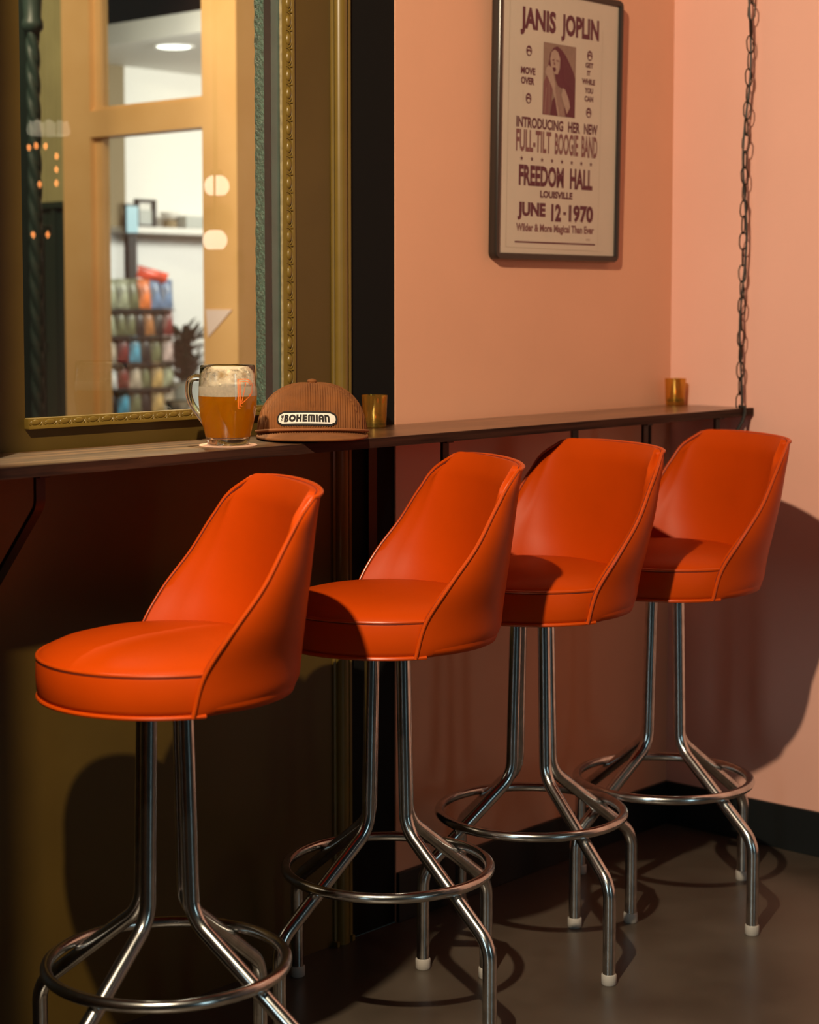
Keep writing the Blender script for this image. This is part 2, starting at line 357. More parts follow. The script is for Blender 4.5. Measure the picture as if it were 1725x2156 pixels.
# teal exterior jamb on the right
mk('outer_jamb', *L(box(OX1-0.004, OX1+0.02, 0.0095, 0.029, OZ0, OZ1), wl), M['tealgrey'], win)
mk('jamb_groove', *L(box(OX1-0.0065, OX1+0.02, 0.0285, 0.0460, OZ0, OZ1), wl), M['tealdark'], win)
def emboss_strip():
    V = []; Fc = []; ny, nz = 8, 420; random.seed(4)
    ph = [random.random()*6 for _ in range(6)]
    for j in range(nz+1):
        z = OZ0+(2.15-OZ0)*j/nz
        for i in range(ny+1):
            y = 0.046+0.027*i/ny
            u = i/ny
            h = 0.0012*sin(z*380+6*sin(u*4+ph[0])+ph[1])*sin(pi*u)+0.0008*sin(z*170+u*9+ph[2])
            V.append((OX1-0.006-0.002*sin(pi*u)-h, y, z))
    for j in range(nz):
        for i in range(ny): a = j*(ny+1)+i; Fc.append((a, a+1, a+ny+2, a+ny+1))
    return merge((V, Fc), box(OX1-0.004, OX1+0.02, 0.046, 0.073, OZ0, 2.9))
mk('embossed_trim', *L(emboss_strip(), wl), M['teal'], win, smooth=True)

# ------------------------------------------------------------------ storefront beyond the window
sf = empty('maple_storefront', (0.03, 1.9, 0.0)); tag(sf, 'pale maple framed shop window seen through the green window', 'storefront')
sb = (0.03, 1.9, 0.0)
mk('door_post', *L(box(0.0, 0.42, 1.588, 1.745, 0.0, 3.2), sb), M['maple'], sf)
mk('side_stile', *L(box(0.0, 0.07, 2.30, 2.446, 0.0, 3.2), sb), M['maple'], sf)
mk('glazing_bead', *L(box(0.022, 0.05, 2.262, 2.30, 0.9, 3.1), sb), M['maple'], sf)
mk('glazing_bead', *L(box(0.022, 0.05, 1.745, 1.757, 0.9, 3.1), sb), M['maple'], sf)
mk('transom_rail', *L(merge(box(0.0, 0.07, 1.745, 2.30, 1.864, 1.950), box(0.015, 0.05, 1.745, 2.30, 1.950, 1.962)), sb), M['maple'], sf)
mk('bottom_rail', *L(box(0.0, 0.07, 1.745, 2.30, 0.0, 0.62), sb), M['maple'], sf)
mk('shop_pane', *L(box(0.034, 0.038, 1.757, 2.262, 1.962, 3.1), sb), M['pane2'], sf)
mk('shop_pane', *L(box(0.034, 0.038, 1.757, 2.262, 0.62, 1.864), sb), M['pane2'], sf)
g = [( -0.004, 1.731, 1.298), (-0.004, 1.611, 1.298), (-0.004, 1.721, 1.212), (-0.001, 1.731, 1.298), (-0.001, 1.611, 1.298), (-0.001, 1.721, 1.212)]  # pale triangular reflection in the glass, built as a flat coloured piece
o = mk('glare_triangle', [tuple(Vector(v)-Vector((0, 1.67, 1.298))) for v in g], [(0, 1, 2), (3, 5, 4), (0, 3, 4, 1), (1, 4, 5, 2), (2, 5, 3, 0)], M['reflection'], None, loc=(0, 1.67, 1.298))
tag(o, 'small pale triangle on the maple post standing in for glare in the glass', 'reflection')
# hall
struct('wall_hall', merge(box(0.05, 0.12, 2.446, 4.6, 1.66, 3.2)), M['sage'])
g = merge(box(0.03, 0.05, 2.446, 4.6, 0.0, 1.64), box(0.01, 0.06, 2.446, 4.6, 1.64, 1.662, 0.004), box(0.018, 0.032, 2.52, 2.54, 0, 1.64))
struct('trim_4', g, M['dgreen'])
struct('floor_hall', box(-4.0, 3.0, 0.12, 4.7, -0.05, 0.0), M['shopfloor'])
struct('ceiling_hall', box(-4.0, 3.0, 0.12, 4.7, 3.2, 3.3), M['ceiling'])
struct('wall_hall_far', box(-4.0, 0.03, 4.6, 4.7, 0, 3.2), M['sage'])
# rope column
rc = empty('rope_column', (-0.745, 1.6, 0.0)); tag(rc, 'dark green column with a twisted rope shaft outside the window, far left', 'column')
def rope_shaft(z0, z1, r=0.020, n=28, tw=15, amp=0.006):
    V = []; Fc = []; m = 260
    for j in range(m+1):
        z = z0+(z1-z0)*j/m
        for k in range(n):
            a = 2*pi*k/n; rr = r-amp+amp*abs(sin(1.5*a+z*44)); V.append((rr*cos(a)+0.0, rr*sin(a), z))
    for j in range(m):
        for k in range(n): Fc.append((j*n+k, j*n+(k+1) % n, (j+1)*n+(k+1) % n, (j+1)*n+k))
    return V, Fc
mk('shaft', *rope_shaft(0.9, 2.07), M['dgreen'], rc, smooth=True, angle=80)
mk('capital', *lathe([(0.022, 2.06), (0.030, 2.07), (0.030, 2.085), (0.024, 2.10), (0.028, 2.16), (0.032, 2.2), (0.032, 2.4)], 24), M['dgreen'], rc, smooth=True)
mk('pedestal', *box(-0.05, 0.03, -0.03, 0.06, 0.0, 0.9, 0.004), M['dgreen'], rc)
mk('backing_board', *box(-0.10, 0.034, 0.035, 0.06, 0.0, 3.2), M['dgreen'], rc)
pb = empty('panelled_partition', (-0.66, 1.9, 0)); tag(pb, 'dark green panelled half wall behind the rope column', 'partition')
mk('panel', *box(-0.2, 0.17, 0.0, 0.03, 0.0, 1.52), M['dgreen'], pb)
mk('panel_cap', *box(-0.2, 0.185, -0.02, 0.05, 1.52, 1.55, 0.004), M['dgreen'], pb)
mk('panel_rail', *merge(box(-0.2, 0.17, -0.012, 0.0, 1.17, 1.20), box(0.10, 0.15, -0.012, 0.0, 0, 1.5)), M['dgreen'], pb)

# shop interior
struct('wall_shop', merge(box(1.246, 3.0, 3.65, 3.75, 1.64, 2.33)), M['white'])
struct('wall_shop_lower', box(1.1, 3.0, 3.63, 3.75, 0.0, 1.62), M['cool_white'])
struct('wall_shop_brown', box(0.12, 1.246, 3.64, 3.76, 1.62, 2.33), M['brownwall'])
struct('wall_shop_side', box(0.12, 1.1, 3.62, 3.76, 0.0, 1.62), M['dark'])
struct('trim_5', merge(box(0.8, 3.0, 1.5, 3.75, 2.33, 2.345), box(0.78, 0.80, 1.5, 3.75, 2.325, 2.405)), M['white'])
o = mk('wall_shelf', *box(-0.35, 1.0, -0.12, 0.0, -0.012, 0.014, 0.003), M['white'], None, loc=(1.5, 3.63, 1.628)); tag(o, 'long cream shelf on the white shop wall', 'shelf')
dl = empty('downlight', (0.99, 3.02, 2.33)); tag(dl, 'round recessed downlight glowing in the pale shop soffit', 'ceiling light')
mk('lens', *lathe([(0.0, -0.004), (0.065, -0.004), (0.065, 0.0)], 24), M['downlight'], dl); mk('trim_ring', *lathe([(0.066, 0.0), (0.078, -0.006), (0.082, 0.0)], 24), M['white'], dl)
pf = empty('picture_frame', (1.295, 3.57, 1.642)); tag(pf, 'small dark picture frame leaning on the shop shelf', 'picture frame')
mk('frame', *merge(box(-0.055, -0.04, -0.01, 0.01, 0, 0.12), box(0.04, 0.055, -0.01, 0.01, 0, 0.12), box(-0.055, 0.055, -0.01, 0.01, 0.105, 0.12), box(-0.055, 0.055, -0.01, 0.01, 0, 0.012)), M['dark'], pf)
mk('picture', *box(-0.04, 0.04, 0.0, 0.006, 0.012, 0.075), M['pot'], pf)
bl = empty('white_bowl', (1.425, 3.56, 1.642)); tag(bl, 'white bowl on a brown stand on the shop shelf', 'bowl')
mk('stand', *lathe([(0.03, 0.0), (0.03, 0.03), (0.02, 0.035)], 16), M['brownwall'], bl); mk('bowl', *lathe([(0.012, 0.034), (0.04, 0.052), (0.045, 0.068), (0.04, 0.068), (0.0, 0.045)], 20), M['white'], bl, smooth=True)
o = mk('storage_box', *box(-0.08, 0.075, -0.05, 0.05, 0, 0.055, 0.004), M['pot'], None, loc=(1.555, 3.56, 1.642)); tag(o, 'low grey box on the shop shelf', 'box')
o = mk('metal_tin', *lathe([(0.026, 0.0), (0.026, 0.055), (0.022, 0.06), (0.0, 0.062)], 20), M['brownwall'], None, loc=(1.47, 3.60, 1.642)); tag(o, 'small brown tin on the shop shelf behind the bowl', 'tin')
tm = empty('payment_screen', (1.118, 3.45, 0.0)); tag(tm, 'glowing pale blue screen on a thin black stand in the shop', 'screen')
mk('display', *box(-0.028, 0.03, -0.01, -0.004, 1.612, 1.722), M['screen'], tm)
mk('housing', *box(-0.032, 0.036, -0.004, 0.01, 1.60, 1.73, 0.003), M['dark'], tm)
mk('stand', *merge(box(-0.015, 0.03, 0, 0.03, 0.0, 1.60), box(-0.03, 0.06, -0.01, 0.05, 1.36, 1.40)), M['dark'], tm)
# rack of snack bags
rk = empty('snack_rack', (1.03, 3.36, 0.0)); tag(rk, 'black wire rack full of colourful snack bags in the shop', 'rack')
mk('upright', *box(-0.2, -0.185, -0.02, 0.0, 0.0, 1.40), M['dark'], rk); mk('upright', *box(0.155, 0.17, -0.02, 0.0, 0.0, 1.40), M['dark'], rk)
mk('back_panel', *box(-0.185, 0.155, 0.0, 0.012, 0.2, 1.37), M['dark'], rk)
for z in (0.86, 0.965, 1.07, 1.18, 1.29):
    mk('rack_shelf', *box(-0.19, 0.16, -0.10, 0.0, z-0.006, z), M['dark'], rk)
def bag(wd, ht, dp=0.018):
    V = []; Fc = []; nx, nz = 6, 8
    for s in (-1, 1):
        for j in range(nz+1):
            for i in range(nx+1):
                u, v = i/nx, j/nz; bul = (sin(pi*u)**0.6)*(sin(pi*v)**0.6) if 0 < i < nx and 0 < j < nz else 0
                V.append((wd*(u-0.5)*(1-0.06*sin(pi*v)), s*dp*bul, ht*v))
    n = (nx+1)*(nz+1)
    for s in (0, 1):
        for j in range(nz):
            for i in range(nx): a = s*n+j*(nx+1)+i; Fc.append((a, a+1, a+nx+2, a+nx+1))
    return V, Fc
BC = {'olive green': (0.16, 0.17, 0.09), 'pale green': (0.38, 0.40, 0.27), 'red': (0.85, 0.10, 0.05), 'orange': (0.85, 0.22, 0.06), 'blue': (0.16, 0.25, 0.42), 'maroon': (0.20, 0.03, 0.03),
      'sky blue': (0.10, 0.36, 0.52), 'beige': (0.52, 0.43, 0.33), 'black': (0.02, 0.02, 0.022), 'pinkish': (0.60, 0.45, 0.42), 'mustard': (0.55, 0.36, 0.14), 'brown': (0.42, 0.17, 0.06), 'white': (0.7, 0.68, 0.66)}
BM = {k: mat(k.replace(' ', '_')+'_foil', v, 0.35, noise=(28, 0.75)) for k, v in BC.items()}
rows = [('top row', 1.296, 0.105, ['pale green', 'pale green', 'olive green', 'orange', 'blue', 'blue', None]),
        ('second row', 1.186, 0.095, ['pale green', 'olive green', 'olive green', 'black', 'brown', 'black', 'maroon']),
        ('third row', 1.076, 0.100, ['beige', 'maroon', 'sky blue', 'black', 'olive green', 'pinkish', None]),
        ('fourth row', 0.970, 0.095, ['white', 'maroon', 'beige', 'olive green', 'mustard', 'pale green', None]),
        ('bottom row', 0.865, 0.095, ['black', 'sky blue', 'olive green', 'black', 'mustard', 'beige', None])]
pos = ['leftmost', 'second from left', 'third from left', 'fourth from left', 'fifth from left', 'sixth from left', 'rightmost']
random.seed(2); bagmesh = {}
for rn, z, ht, cols in rows:
    nn = 6 if cols[-1] is None else 7
    for i, c in enumerate(cols):
        if c is None: continue
        V, Fc = bag(0.36/nn*1.06, ht*1.16)
        o = mk('snack_bag', V, Fc, BM[c], None, smooth=True, loc=(0.845+0.36*(i+0.5)/nn, 3.285+random.uniform(-.004, .004), z))
        o.rotation_euler = (radians(-8), radians(random.uniform(-5, 5)), radians(random.uniform(-6, 6)))
        tag(o, '%s snack bag, %s of the shop rack, %s' % (c, rn, 'rightmost' if i == nn-1 else pos[i]), 'snack bag', 'snack bags on the shop rack')
V, Fc = bag(0.17, 0.05, 0.02)
o = mk('snack_bag', V, Fc, BM['red'], None, smooth=True, loc=(1.10, 3.30, 1.408)); o.rotation_euler = (0, radians(12), 0)
tag(o, 'bright red snack bag lying on top of the shop rack', 'snack bag', 'snack bags on the shop rack')
sbw = mk('steel_bowl', *lathe([(0.03, 0.0), (0.045, 0.02), (0.06, 0.055), (0.056, 0.055), (0.0, 0.01)], 20), M['steel'], None, smooth=True, loc=(1.10, 3.14, 0.865)); tag(sbw, 'shiny steel bowl below the snack bags in the shop', 'bowl')
st = empty('bowl_pedestal', (1.10, 3.14, 0)); tag(st, 'dark pedestal under the shiny steel bowl', 'pedestal')
mk('column', *box(-0.05, 0.05, -0.05, 0.05, 0.0, 0.86, 0.003), M['dark'], st); mk('top_plate', *box(-0.06, 0.06, -0.06, 0.06, 0.857, 0.865, 0.001), M['dark'], st)
pl = empty('potted_plant', (1.285, 3.30, 0.0)); tag(pl, 'bushy dark green plant in a grey pot beside the snack rack', 'plant')
mk('pot', *lathe([(0.0, 0.80), (0.05, 0.80), (0.072, 0.985), (0.066, 0.985), (0.0, 0.965)], 28), M['pot'], pl, smooth=True)
mk('plant_stand', *merge(box(-0.08, 0.08, -0.08, 0.08, 0.78, 0.80, 0.003), box(-0.07, 0.07, -0.07, 0.07, 0.0, 0.78)), M['dark'], pl)
random.seed(9)
for k in range(150):
    a = random.uniform(0, 2*pi); tilt = random.uniform(0.1, 1.35); ln = random.uniform(0.08, 0.15); z0 = random.uniform(0.98, 1.17); wd = random.uniform(0.020, 0.036); ox = random.uniform(-0.035, 0.035); oy = random.uniform(-0.035, 0.035)
    V = []; Fc = []
    for j in range(7):
        t = j/6; rr = ln*t*sin(tilt)*(1+0.3*t); z = z0+ln*t*cos(tilt)*(1.1-0.45*t); ww = wd*sin(pi*min(1, t*0.97+0.03))**0.8*0.5+0.0006
        c = Vector((rr*cos(a)+ox, rr*sin(a)+oy, z)); s = Vector((-sin(a), cos(a), 0))*ww
        V += [c-s, c+Vector((0, 0, -0.25*ww)), c+s]
        if j: b = 3*j; Fc += [(b-3, b-2, b+1, b), (b-2, b-1, b+2, b+1)]
    mk('leaf', V, Fc, M['leaf'], pl, smooth=True)

# ------------------------------------------------------------------ things in the room that the window glass mirrors
def pendant(loc, r, label, name='globe_pendant'):
    e = empty(name, loc); tag(e, label, 'pendant lamp')
    mk('globe', *lathe([(r*sin(a)+(1e-4 if 0 < 1 else 0), -r*cos(a)*0.92) for a in [pi*(0.22+0.78*k/12) for k in range(13)]], 24), M['globe'], e, smooth=True)
    mk('cord', *tube([(0, 0, r*0.9), (0, 0, 3.2-loc[2])], 0.003, 6), M['cord'], e)
    mk('fitting', *lathe([(0.0, r*0.8), (0.018, r*0.8), (0.016, r*1.25), (0.0, r*1.3)], 12), M['bracket'], e)
    return e
pendant((-0.485, -1.133, 1.634), 0.034, 'small opal globe pendant mirrored in the window, higher one')
pendant((-0.532, -1.090, 1.486), 0.033, 'small opal globe pendant mirrored in the window, lower one')
shd = empty('scalloped_shade', (-0.667, -1.629, 1.80)); tag(shd, 'wide cream scalloped lamp shade mirrored at the left of the window', 'pendant lamp')
def shade_geo():
    V = []; Fc = []; n = 60
    for (r, z, sc_) in [(0.058, -0.012, 0), (0.060, 0.0, 0), (0.056, 0.016, 1), (0.050, 0.016, 1), (0.054, -0.012, 0)]:
        for k in range(n):
            a = 2*pi*k/n; V.append((r*cos(a), r*sin(a), z+(0.010*abs(sin(a*5)) if sc_ else 0)))
    for j in range(5):
        for k in range(n): q = (j+1) % 5; Fc.append((j*n+k, j*n+(k+1) % n, q*n+(k+1) % n, q*n+k))
    return V, Fc
mk('shade', *shade_geo(), M['shade'], shd, smooth=True); mk('cord', *tube([(0, 0, 0.0), (0, 0, 1.4)], 0.003, 6), M['cord'], shd)
mk('spider', *merge(tube([(-0.055, 0, 0), (0.055, 0, 0)], 0.0015, 5), tube([(0, -0.055, 0), (0, 0.055, 0)], 0.0015, 5)), M['cord'], shd)
sl = empty('string_lights', (-0.73, -1.545, 3.2)); tag(sl, 'strings of small warm fairy bulbs mirrored in the window', 'string lights')
strands = [[(-0.712, -1.537, 1.648), (-0.711, -1.538, 1.685), (-0.709, -1.538, 1.722)], [(-0.741, -1.541, 1.506), (-0.7405, -1.546, 1.748)], [(-0.782, -1.552, 1.505), (-0.759, -1.55, 1.643), (-0.765, -1.555, 1.748), (-0.785, -1.560, 1.742)]]
for s in strands:
    b = [Vector(p)-Vector((-0.73, -1.545, 3.2)) for p in s]
    mk('wire', *tube([b[0]]+b[1:]+[(b[-1].x, b[-1].y, 0.0)], 0.0012, 5), M['cord'], sl)
    for p in b:
        v, f = lathe([(0.0001, -0.011), (0.005, -0.005), (0.0062, 0.0), (0.0045, 0.006), (0.0001, 0.011)], 10); mk('bulb', v, f, M['bulb'], sl, smooth=True, loc=p)

# ------------------------------------------------------------------ counter shelf
SX0, SX1, SY, SZ = -2.677, -0.003, -0.241, 1.067
ct = mk('counter_shelf', *L(box(SX0, SX1, SY, -0.0165, SZ-0.019, SZ, 0.0015), (-1.3, -0.12, SZ)), M['walnut'], None, smooth=False, loc=(-1.3, -0.12, SZ))
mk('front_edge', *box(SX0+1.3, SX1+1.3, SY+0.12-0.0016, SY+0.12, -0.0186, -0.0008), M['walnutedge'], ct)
tag(ct, 'long narrow walnut counter shelf along the wall under the window', 'counter')
bk = ['black steel bracket under the counter near the left edge of the photo', 'black steel bracket under the counter behind the second stool', 'black steel bracket under the counter behind the third stool', 'black steel bracket under the counter nearest the corner']
proto = None
for X, lb in zip((-2.083, -1.096, -0.400, -0.10), bk):
    if proto is None:
        proto = empty('shelf_bracket', (X, 0, SZ-0.0195)); r = proto
        path = fillet([(0, -0.20, -0.001), (0, -0.20, -0.05), (0, -0.004, -0.27)], 0.03)
        def bar(path, w2, th):
            V = []; Fc = []; P = [Vector(p) for p in path]
            for i, p in enumerate(P):
                t = (P[min(i+1, len(P)-1)]-P[max(i-1, 0)]).normalized(); nrm = Vector((0, -t.z, t.y))
                for sx, sn in ((-1, -1), (1, -1), (1, 1), (-1, 1)): V.append(p+Vector((sx*w2, 0, 0))+nrm*sn*th)
            for i in range(len(P)-1):
                for k in range(4): Fc.append((i*4+k, i*4+(k+1) % 4, i*4+4+(k+1) % 4, i*4+4+k))
            Fc += [(0, 1, 2, 3), tuple(range(len(V)-4, len(V)))]
            return V, Fc
        mk('brace', *bar(path, 0.009, 0.0035), M['bracket'], r)
        mk('wall_plate', *box(-0.012, 0.012, -0.004, -0.0005, -0.30, -0.002), M['bracket'], r)
        mk('top_arm', *box(-0.010, 0.010, -0.215, -0.004, -0.005, 0.0), M['bracket'], r)
    else:
        r = copy_tree(proto); r.location = (X, 0, SZ-0.0195)
    tag(r, lb, 'bracket', 'steel brackets under the counter')

# ------------------------------------------------------------------ stools
ZB, ZT, RS, HB = 0.7078, 0.7714, 0.2050, 0.3178
KX = [0.0103, -0.0062, -0.0456, -0.0949, -0.1339, -0.1631, -0.1893]
KY = [0.2043, 0.2120, 0.2226, 0.2191, 0.2081, 0.1948, 0.1724]
TK = [0, 0.2, 0.4, 0.6, 0.8, 0.93, 1.0]
def cr(ts, vs, t):
    n = len(ts); i = 0
    while i < n-2 and t > ts[i+1]: i += 1
    def sl_(k):
        if k == 0: return (vs[1]-vs[0])/(ts[1]-ts[0])
        if k == n-1: return (vs[-1]-vs[-2])/(ts[-1]-ts[-2])
        h0 = ts[k]-ts[k-1]; h1 = ts[k+1]-ts[k]
        return (h0*(vs[k+1]-vs[k])/h1+h1*(vs[k]-vs[k-1])/h0)/(h0+h1)
    h = ts[i+1]-ts[i]; s = (t-ts[i])/h
    return (2*s**3-3*s*s+1)*vs[i]+(s**3-2*s*s+s)*h*sl_(i)+(-2*s**3+3*s*s)*vs[i+1]+(s**3-s*s)*h*sl_(i+1)
def shell_pt(s, t):
    xe, ye = cr(TK, KX, t), cr(TK, KY, t)
    xb = -0.2075-0.0205*t**0.8
    a = s*pi/2
    x = xe-(xe-xb)*cos(a); y = ye*sin(a); z = ZB+HB*t+0.008*cos(a)*t**4
    rd = max(0.0, 1-t/0.10)
    if rd > 0:
        k = 1-sqrt(max(0, 1-rd**2)); c = cos(a)**0.7 if cos(a) > 0 else 0
        x += 0.026*k*c*cos(a); y -= 0.026*k*c*sin(a)
    return Vector((x, y, z))
def make_shell():
    NS, NT = 44, 40
    ts = [0, 0.006, 0.016, 0.03, 0.05, 0.075, 0.1]+[0.1+0.9*(k/(NT-7)) for k in range(1, NT-6)]
    ts[-2] = 0.985; ns = NS+1; nt = len(ts)
    O = [[shell_pt(-1+2*i/NS, t) for i in range(ns)] for t in ts]
    I = []
    for j in range(nt):
        row = []
        for i in range(ns):
            s = -1+2*i/NS; t = ts[j]; e = 1e-3
            du = shell_pt(min(1, s+e), t)-shell_pt(max(-1, s-e), t); dv = shell_pt(s, min(1, t+e))-shell_pt(s, max(0.11, t)-e) if t > 0.11 else Vector((0, 0, 1))
            nrm = du.cross(dv); nrm.normalize()
            inw = Vector((-0.03, 0, 0))-Vector((O[j][i].x, O[j][i].y, 0))
            if nrm.dot(inw) < 0: nrm = -nrm
            se = 1-abs(s); te = 1-t
            th = 0.013+0.017*min(1, se/0.22)**0.7*min(1, te/0.12+0.15)**0.6
            row.append(O[j][i]+nrm*th)
        I.append(row)
    V = [p for r_ in O for p in r_]+[p for r_ in I for p in r_]; n = ns*nt; Fc = []
    for j in range(nt-1):
        for i in range(NS):
            a = j*ns+i; Fc.append((a, a+1, a+ns+1, a+ns)); b = a+n; Fc.append((b, b+ns, b+ns+1, b+1))
        a = j*ns; Fc.append((a, a+ns, a+ns+n, a+n)); a = j*ns+NS; Fc.append((a, a+n, a+ns+n, a+ns))
    for i in range(NS):
        Fc.append((i, i+n, i+1+n, i+1)); a = (nt-1)*ns+i; Fc.append((a, a+1, a+1+n, a+n))
    rim = [O[j][NS] for j in range(nt)]+[O[-1][i] for i in range(NS-1, -1, -1)]+[O[j][0] for j in range(nt-2, -1, -1)]
    rimi = [I[j][NS] for j in range(nt)]+[I[-1][i] for i in range(NS-1, -1, -1)]+[I[j][0] for j in range(nt-2, -1, -1)]
    return V, Fc, rim, rimi
def circ(r, z, n=96): return [(r*cos(2*pi*k/n), r*sin(2*pi*k/n), z) for k in range(n)]
def arcp(r, z, a0=-93, a1=93, n=60): return [(r*cos(radians(a0+(a1-a0)*k/n)), r*sin(radians(a0+(a1-a0)*k/n)), z) for k in range(n+1)]
def make_stool():
    r = empty('bar_stool', (0, 0, 0))
    V, Fc, rim, rimi = make_shell()
    b = mk('backrest', V, Fc, M['vinyl'], r, smooth=True, angle=50)
    mid = [a.lerp(c, 0.16) for a, c in zip(rim, rimi)]
    mk('piping', *tube(rim, 0.0034, 8), M['piping'], b, smooth=True)
    ctr = Vector((-0.02, 0, 0.9))
    mk('seam', *tube([a.lerp(c, 0.36)+(a-Vector((a.x, 0, a.z))).normalized()*0.0+(Vector((0.0012, 0, 0))) for a, c in zip(rim, rimi)], 0.0009, 6), M['seam'], b, smooth=True)
    prof = [(0.0, ZB), (0.1930, ZB), (0.2000, ZB+0.003), (0.2032, ZB+0.012), (0.2042, ZB+0.034), (0.2034, ZT-0.006), (0.2022, ZT-0.002), (0.2000, ZT), (0.1985, ZT+0.003), (0.190, ZT+0.009), (0.172, ZT+0.017), (0.14, ZT+0.025), (0.09, ZT+0.030), (0.045, ZT+0.032), (0.0, ZT+0.032)]
    s = mk('seat', *lathe(prof, 96), M['vinyl'], r, smooth=True, angle=60)
    mk('piping', *tube(arcp(0.2014, ZT+0.0005), 0.0030, 8), M['piping'], s, smooth=True)
    mk('piping', *tube(arcp(0.2010, ZB+0.001), 0.0036, 8), M['piping'], s, smooth=True)
    mk('seam', *tube(arcp(0.2030, ZT-0.0026), 0.0007, 6), M['seam'], s)
    mk('swivel_plate', *merge(box(-0.075, 0.075, -0.075, 0.075, 0.694, 0.699, 0.002), lathe([(0.06, 0.699), (0.06, ZB)], 32)), M['plate'], r)
    path = fillet([(0.040, 0, 0.696), (0.049, 0, 0.360), (0.262, 0, 0.196), (0.262, 0, 0.012)], [0.065, 0.060], 9)
    lg = tube(path, 0.0127, 16)
    for k in range(4):
        l = mk('leg', lg[0], lg[1], M['chrome'], r, smooth=True) if k == 0 else l0.copy()
        if k == 0: l0 = l
        else: COL.objects.link(l); l.parent = r
        l['leg_index'] = k
        gl = mk('foot_glide', *lathe([(0.0, 0.0), (0.0135, 0.0), (0.0150, 0.002), (0.0150, 0.019), (0.0138, 0.021), (0.0, 0.021)], 20, c=(0.262, 0, 0)), M['glide'], l, smooth=True) if k == 0 else gl0.copy()
        if k == 0: gl0 = gl
        else: COL.objects.link(gl); gl.parent = l
    mk('foot_ring', *tube(circ(0.189, 0.280, 72), 0.0095, 14, True), M['chrome'], r, smooth=True)
    return r
ST = [((-1.978, -0.383), (-2.000, -0.402), 152.8, 282.8, 'nearest orange vinyl bar stool with chrome legs, at the left'),
      ((-1.412, -0.333), (-1.402, -0.327), 149.6, 265.5, 'second nearest orange vinyl bar stool, in front of the black wall strip'),
      ((-0.974, -0.327), (-0.935, -0.297), 162.0, 253.6, 'third orange vinyl bar stool, between the second stool and the corner one'),
      ((-0.557, -0.367), (-0.532, -0.348), 154.4, 259.8, 'farthest orange vinyl bar stool, standing in the corner by the pink wall')]
sp = make_stool()
SS = [sp]+[copy_tree(sp) for _ in ST[1:]]
for s, (c, lc, th, la, lb) in zip(SS, ST):
    s.location = (c[0], c[1], 0); s.rotation_euler = (0, 0, radians(th))
    off = Matrix.Rotation(-radians(th), 3, 'Z') @ Vector((lc[0]-c[0], lc[1]-c[1], 0))   # pedestal a little off the seat's axis
    for ch in [q for q in bpy.data.objects if q.parent == s]:
        if 'leg_index' in ch: ch.rotation_euler = (0, 0, radians(la-th+90*ch['leg_index']))
        if 'leg_index' in ch or ch.name.startswith('foot_ring') or ch.name.startswith('swivel'): ch.location = off
    tag(s, lb, 'bar stool', 'orange bar stools along the counter')

# ------------------------------------------------------------------ poster
def ribbon(pts, wd):
    P = [Vector((p[0], p[1])) for p in pts]; V = []; Fc = []
    for i, p in enumerate(P):
        t = (P[min(i+1, len(P)-1)]-P[max(i-1, 0)]).normalized(); n = Vector((-t.y, t.x))
        V += [tuple(p+n*wd/2), tuple(p-n*wd/2)]
        if i: Fc.append((2*i-2, 2*i-1, 2*i+1, 2*i))
    return V, Fc
def rect(u0, u1, v0, v1): return [(u0, v0), (u1, v0), (u1, v1), (u0, v1)], [(0, 1, 2, 3)]
def m2(*gs):
    V = []; Fc = []
    for v, f in gs: n = len(V); V += list(v); Fc += [tuple(i+n for i in q) for q in f]
    return V, Fc
_tc = {}
def text2d(s, bold=0.0, sp_=1.0):
    cu = bpy.data.curves.new('t', 'FONT'); cu.body = s; cu.size = 1; cu.offset = bold; cu.space_character = sp_; cu.resolution_u = 3; cu.fill_mode = 'FRONT'
    ob = bpy.data.objects.new('t', cu); COL.objects.link(ob); dg = bpy.context.evaluated_depsgraph_get(); dg.update()
    me = bpy.data.meshes.new_from_object(ob.evaluated_get(dg)); V = [(v.co.x, v.co.y) for v in me.vertices]; Fc = [tuple(p.vertices) for p in me.polygons]
    bpy.data.objects.remove(ob, do_unlink=True); bpy.data.curves.remove(cu); bpy.data.meshes.remove(me)
    return V, Fc
def fit(s, u0, u1, v0, v1, bold=0.02, sp_=1.0):
    V, Fc = text2d(s, bold, sp_); xs = [p[0] for p in V]; ys = [p[1] for p in V]
    ax, bx_, ay, by = min(xs), max(xs), min(ys), max(ys)
    return [(u0+(x-ax)/(bx_-ax)*(u1-u0), v0+(y-ay)/(by-ay)*(v1-v0)) for x, y in V], Fc
PB = Vector((-0.49, 0.0, 1.415)); TILT = radians(-1.1)
po = empty('framed_poster', PB); po.rotation_euler = (radians(0.9), 0, 0)
tag(po, 'framed vintage concert poster in maroon print on the salmon wall', 'poster')
PX0, PX1, PZ1 = -0.231, 0.233, 0.612
FD = 0.023
def rounded_frame():
    bm = bmesh.new()
    def loop(off, y):
        pts = []; r = max(0.016-off, 0.002)
        for cx, cz, a0 in ((PX1-off-r, PZ1-off-r, 0), (PX0+off+r, PZ1-off-r, 90), (PX0+off+r, off+r, 180), (PX1-off-r, off+r, 270)):
            for k in range(7): a = radians(a0+15*k); pts.append((cx+r*cos(a), y, cz+r*sin(a)))
        return pts
    loops = [loop(0, -0.002), loop(0, -FD+0.004), loop(0.003, -FD), loop(0.012, -FD), loop(0.015, -FD+0.003), loop(0.015, -FD+0.008)]
    V = [p for l in loops for p in l]; n = 28; Fc = []
    for j in range(len(loops)-1):
        for k in range(n): Fc.append((j*n+k, j*n+(k+1) % n, (j+1)*n+(k+1) % n, (j+1)*n+k))
    Fc.append(tuple(range(n)))
    return V, Fc
mk('frame', *rounded_frame(), M['frame'], po, smooth=True)
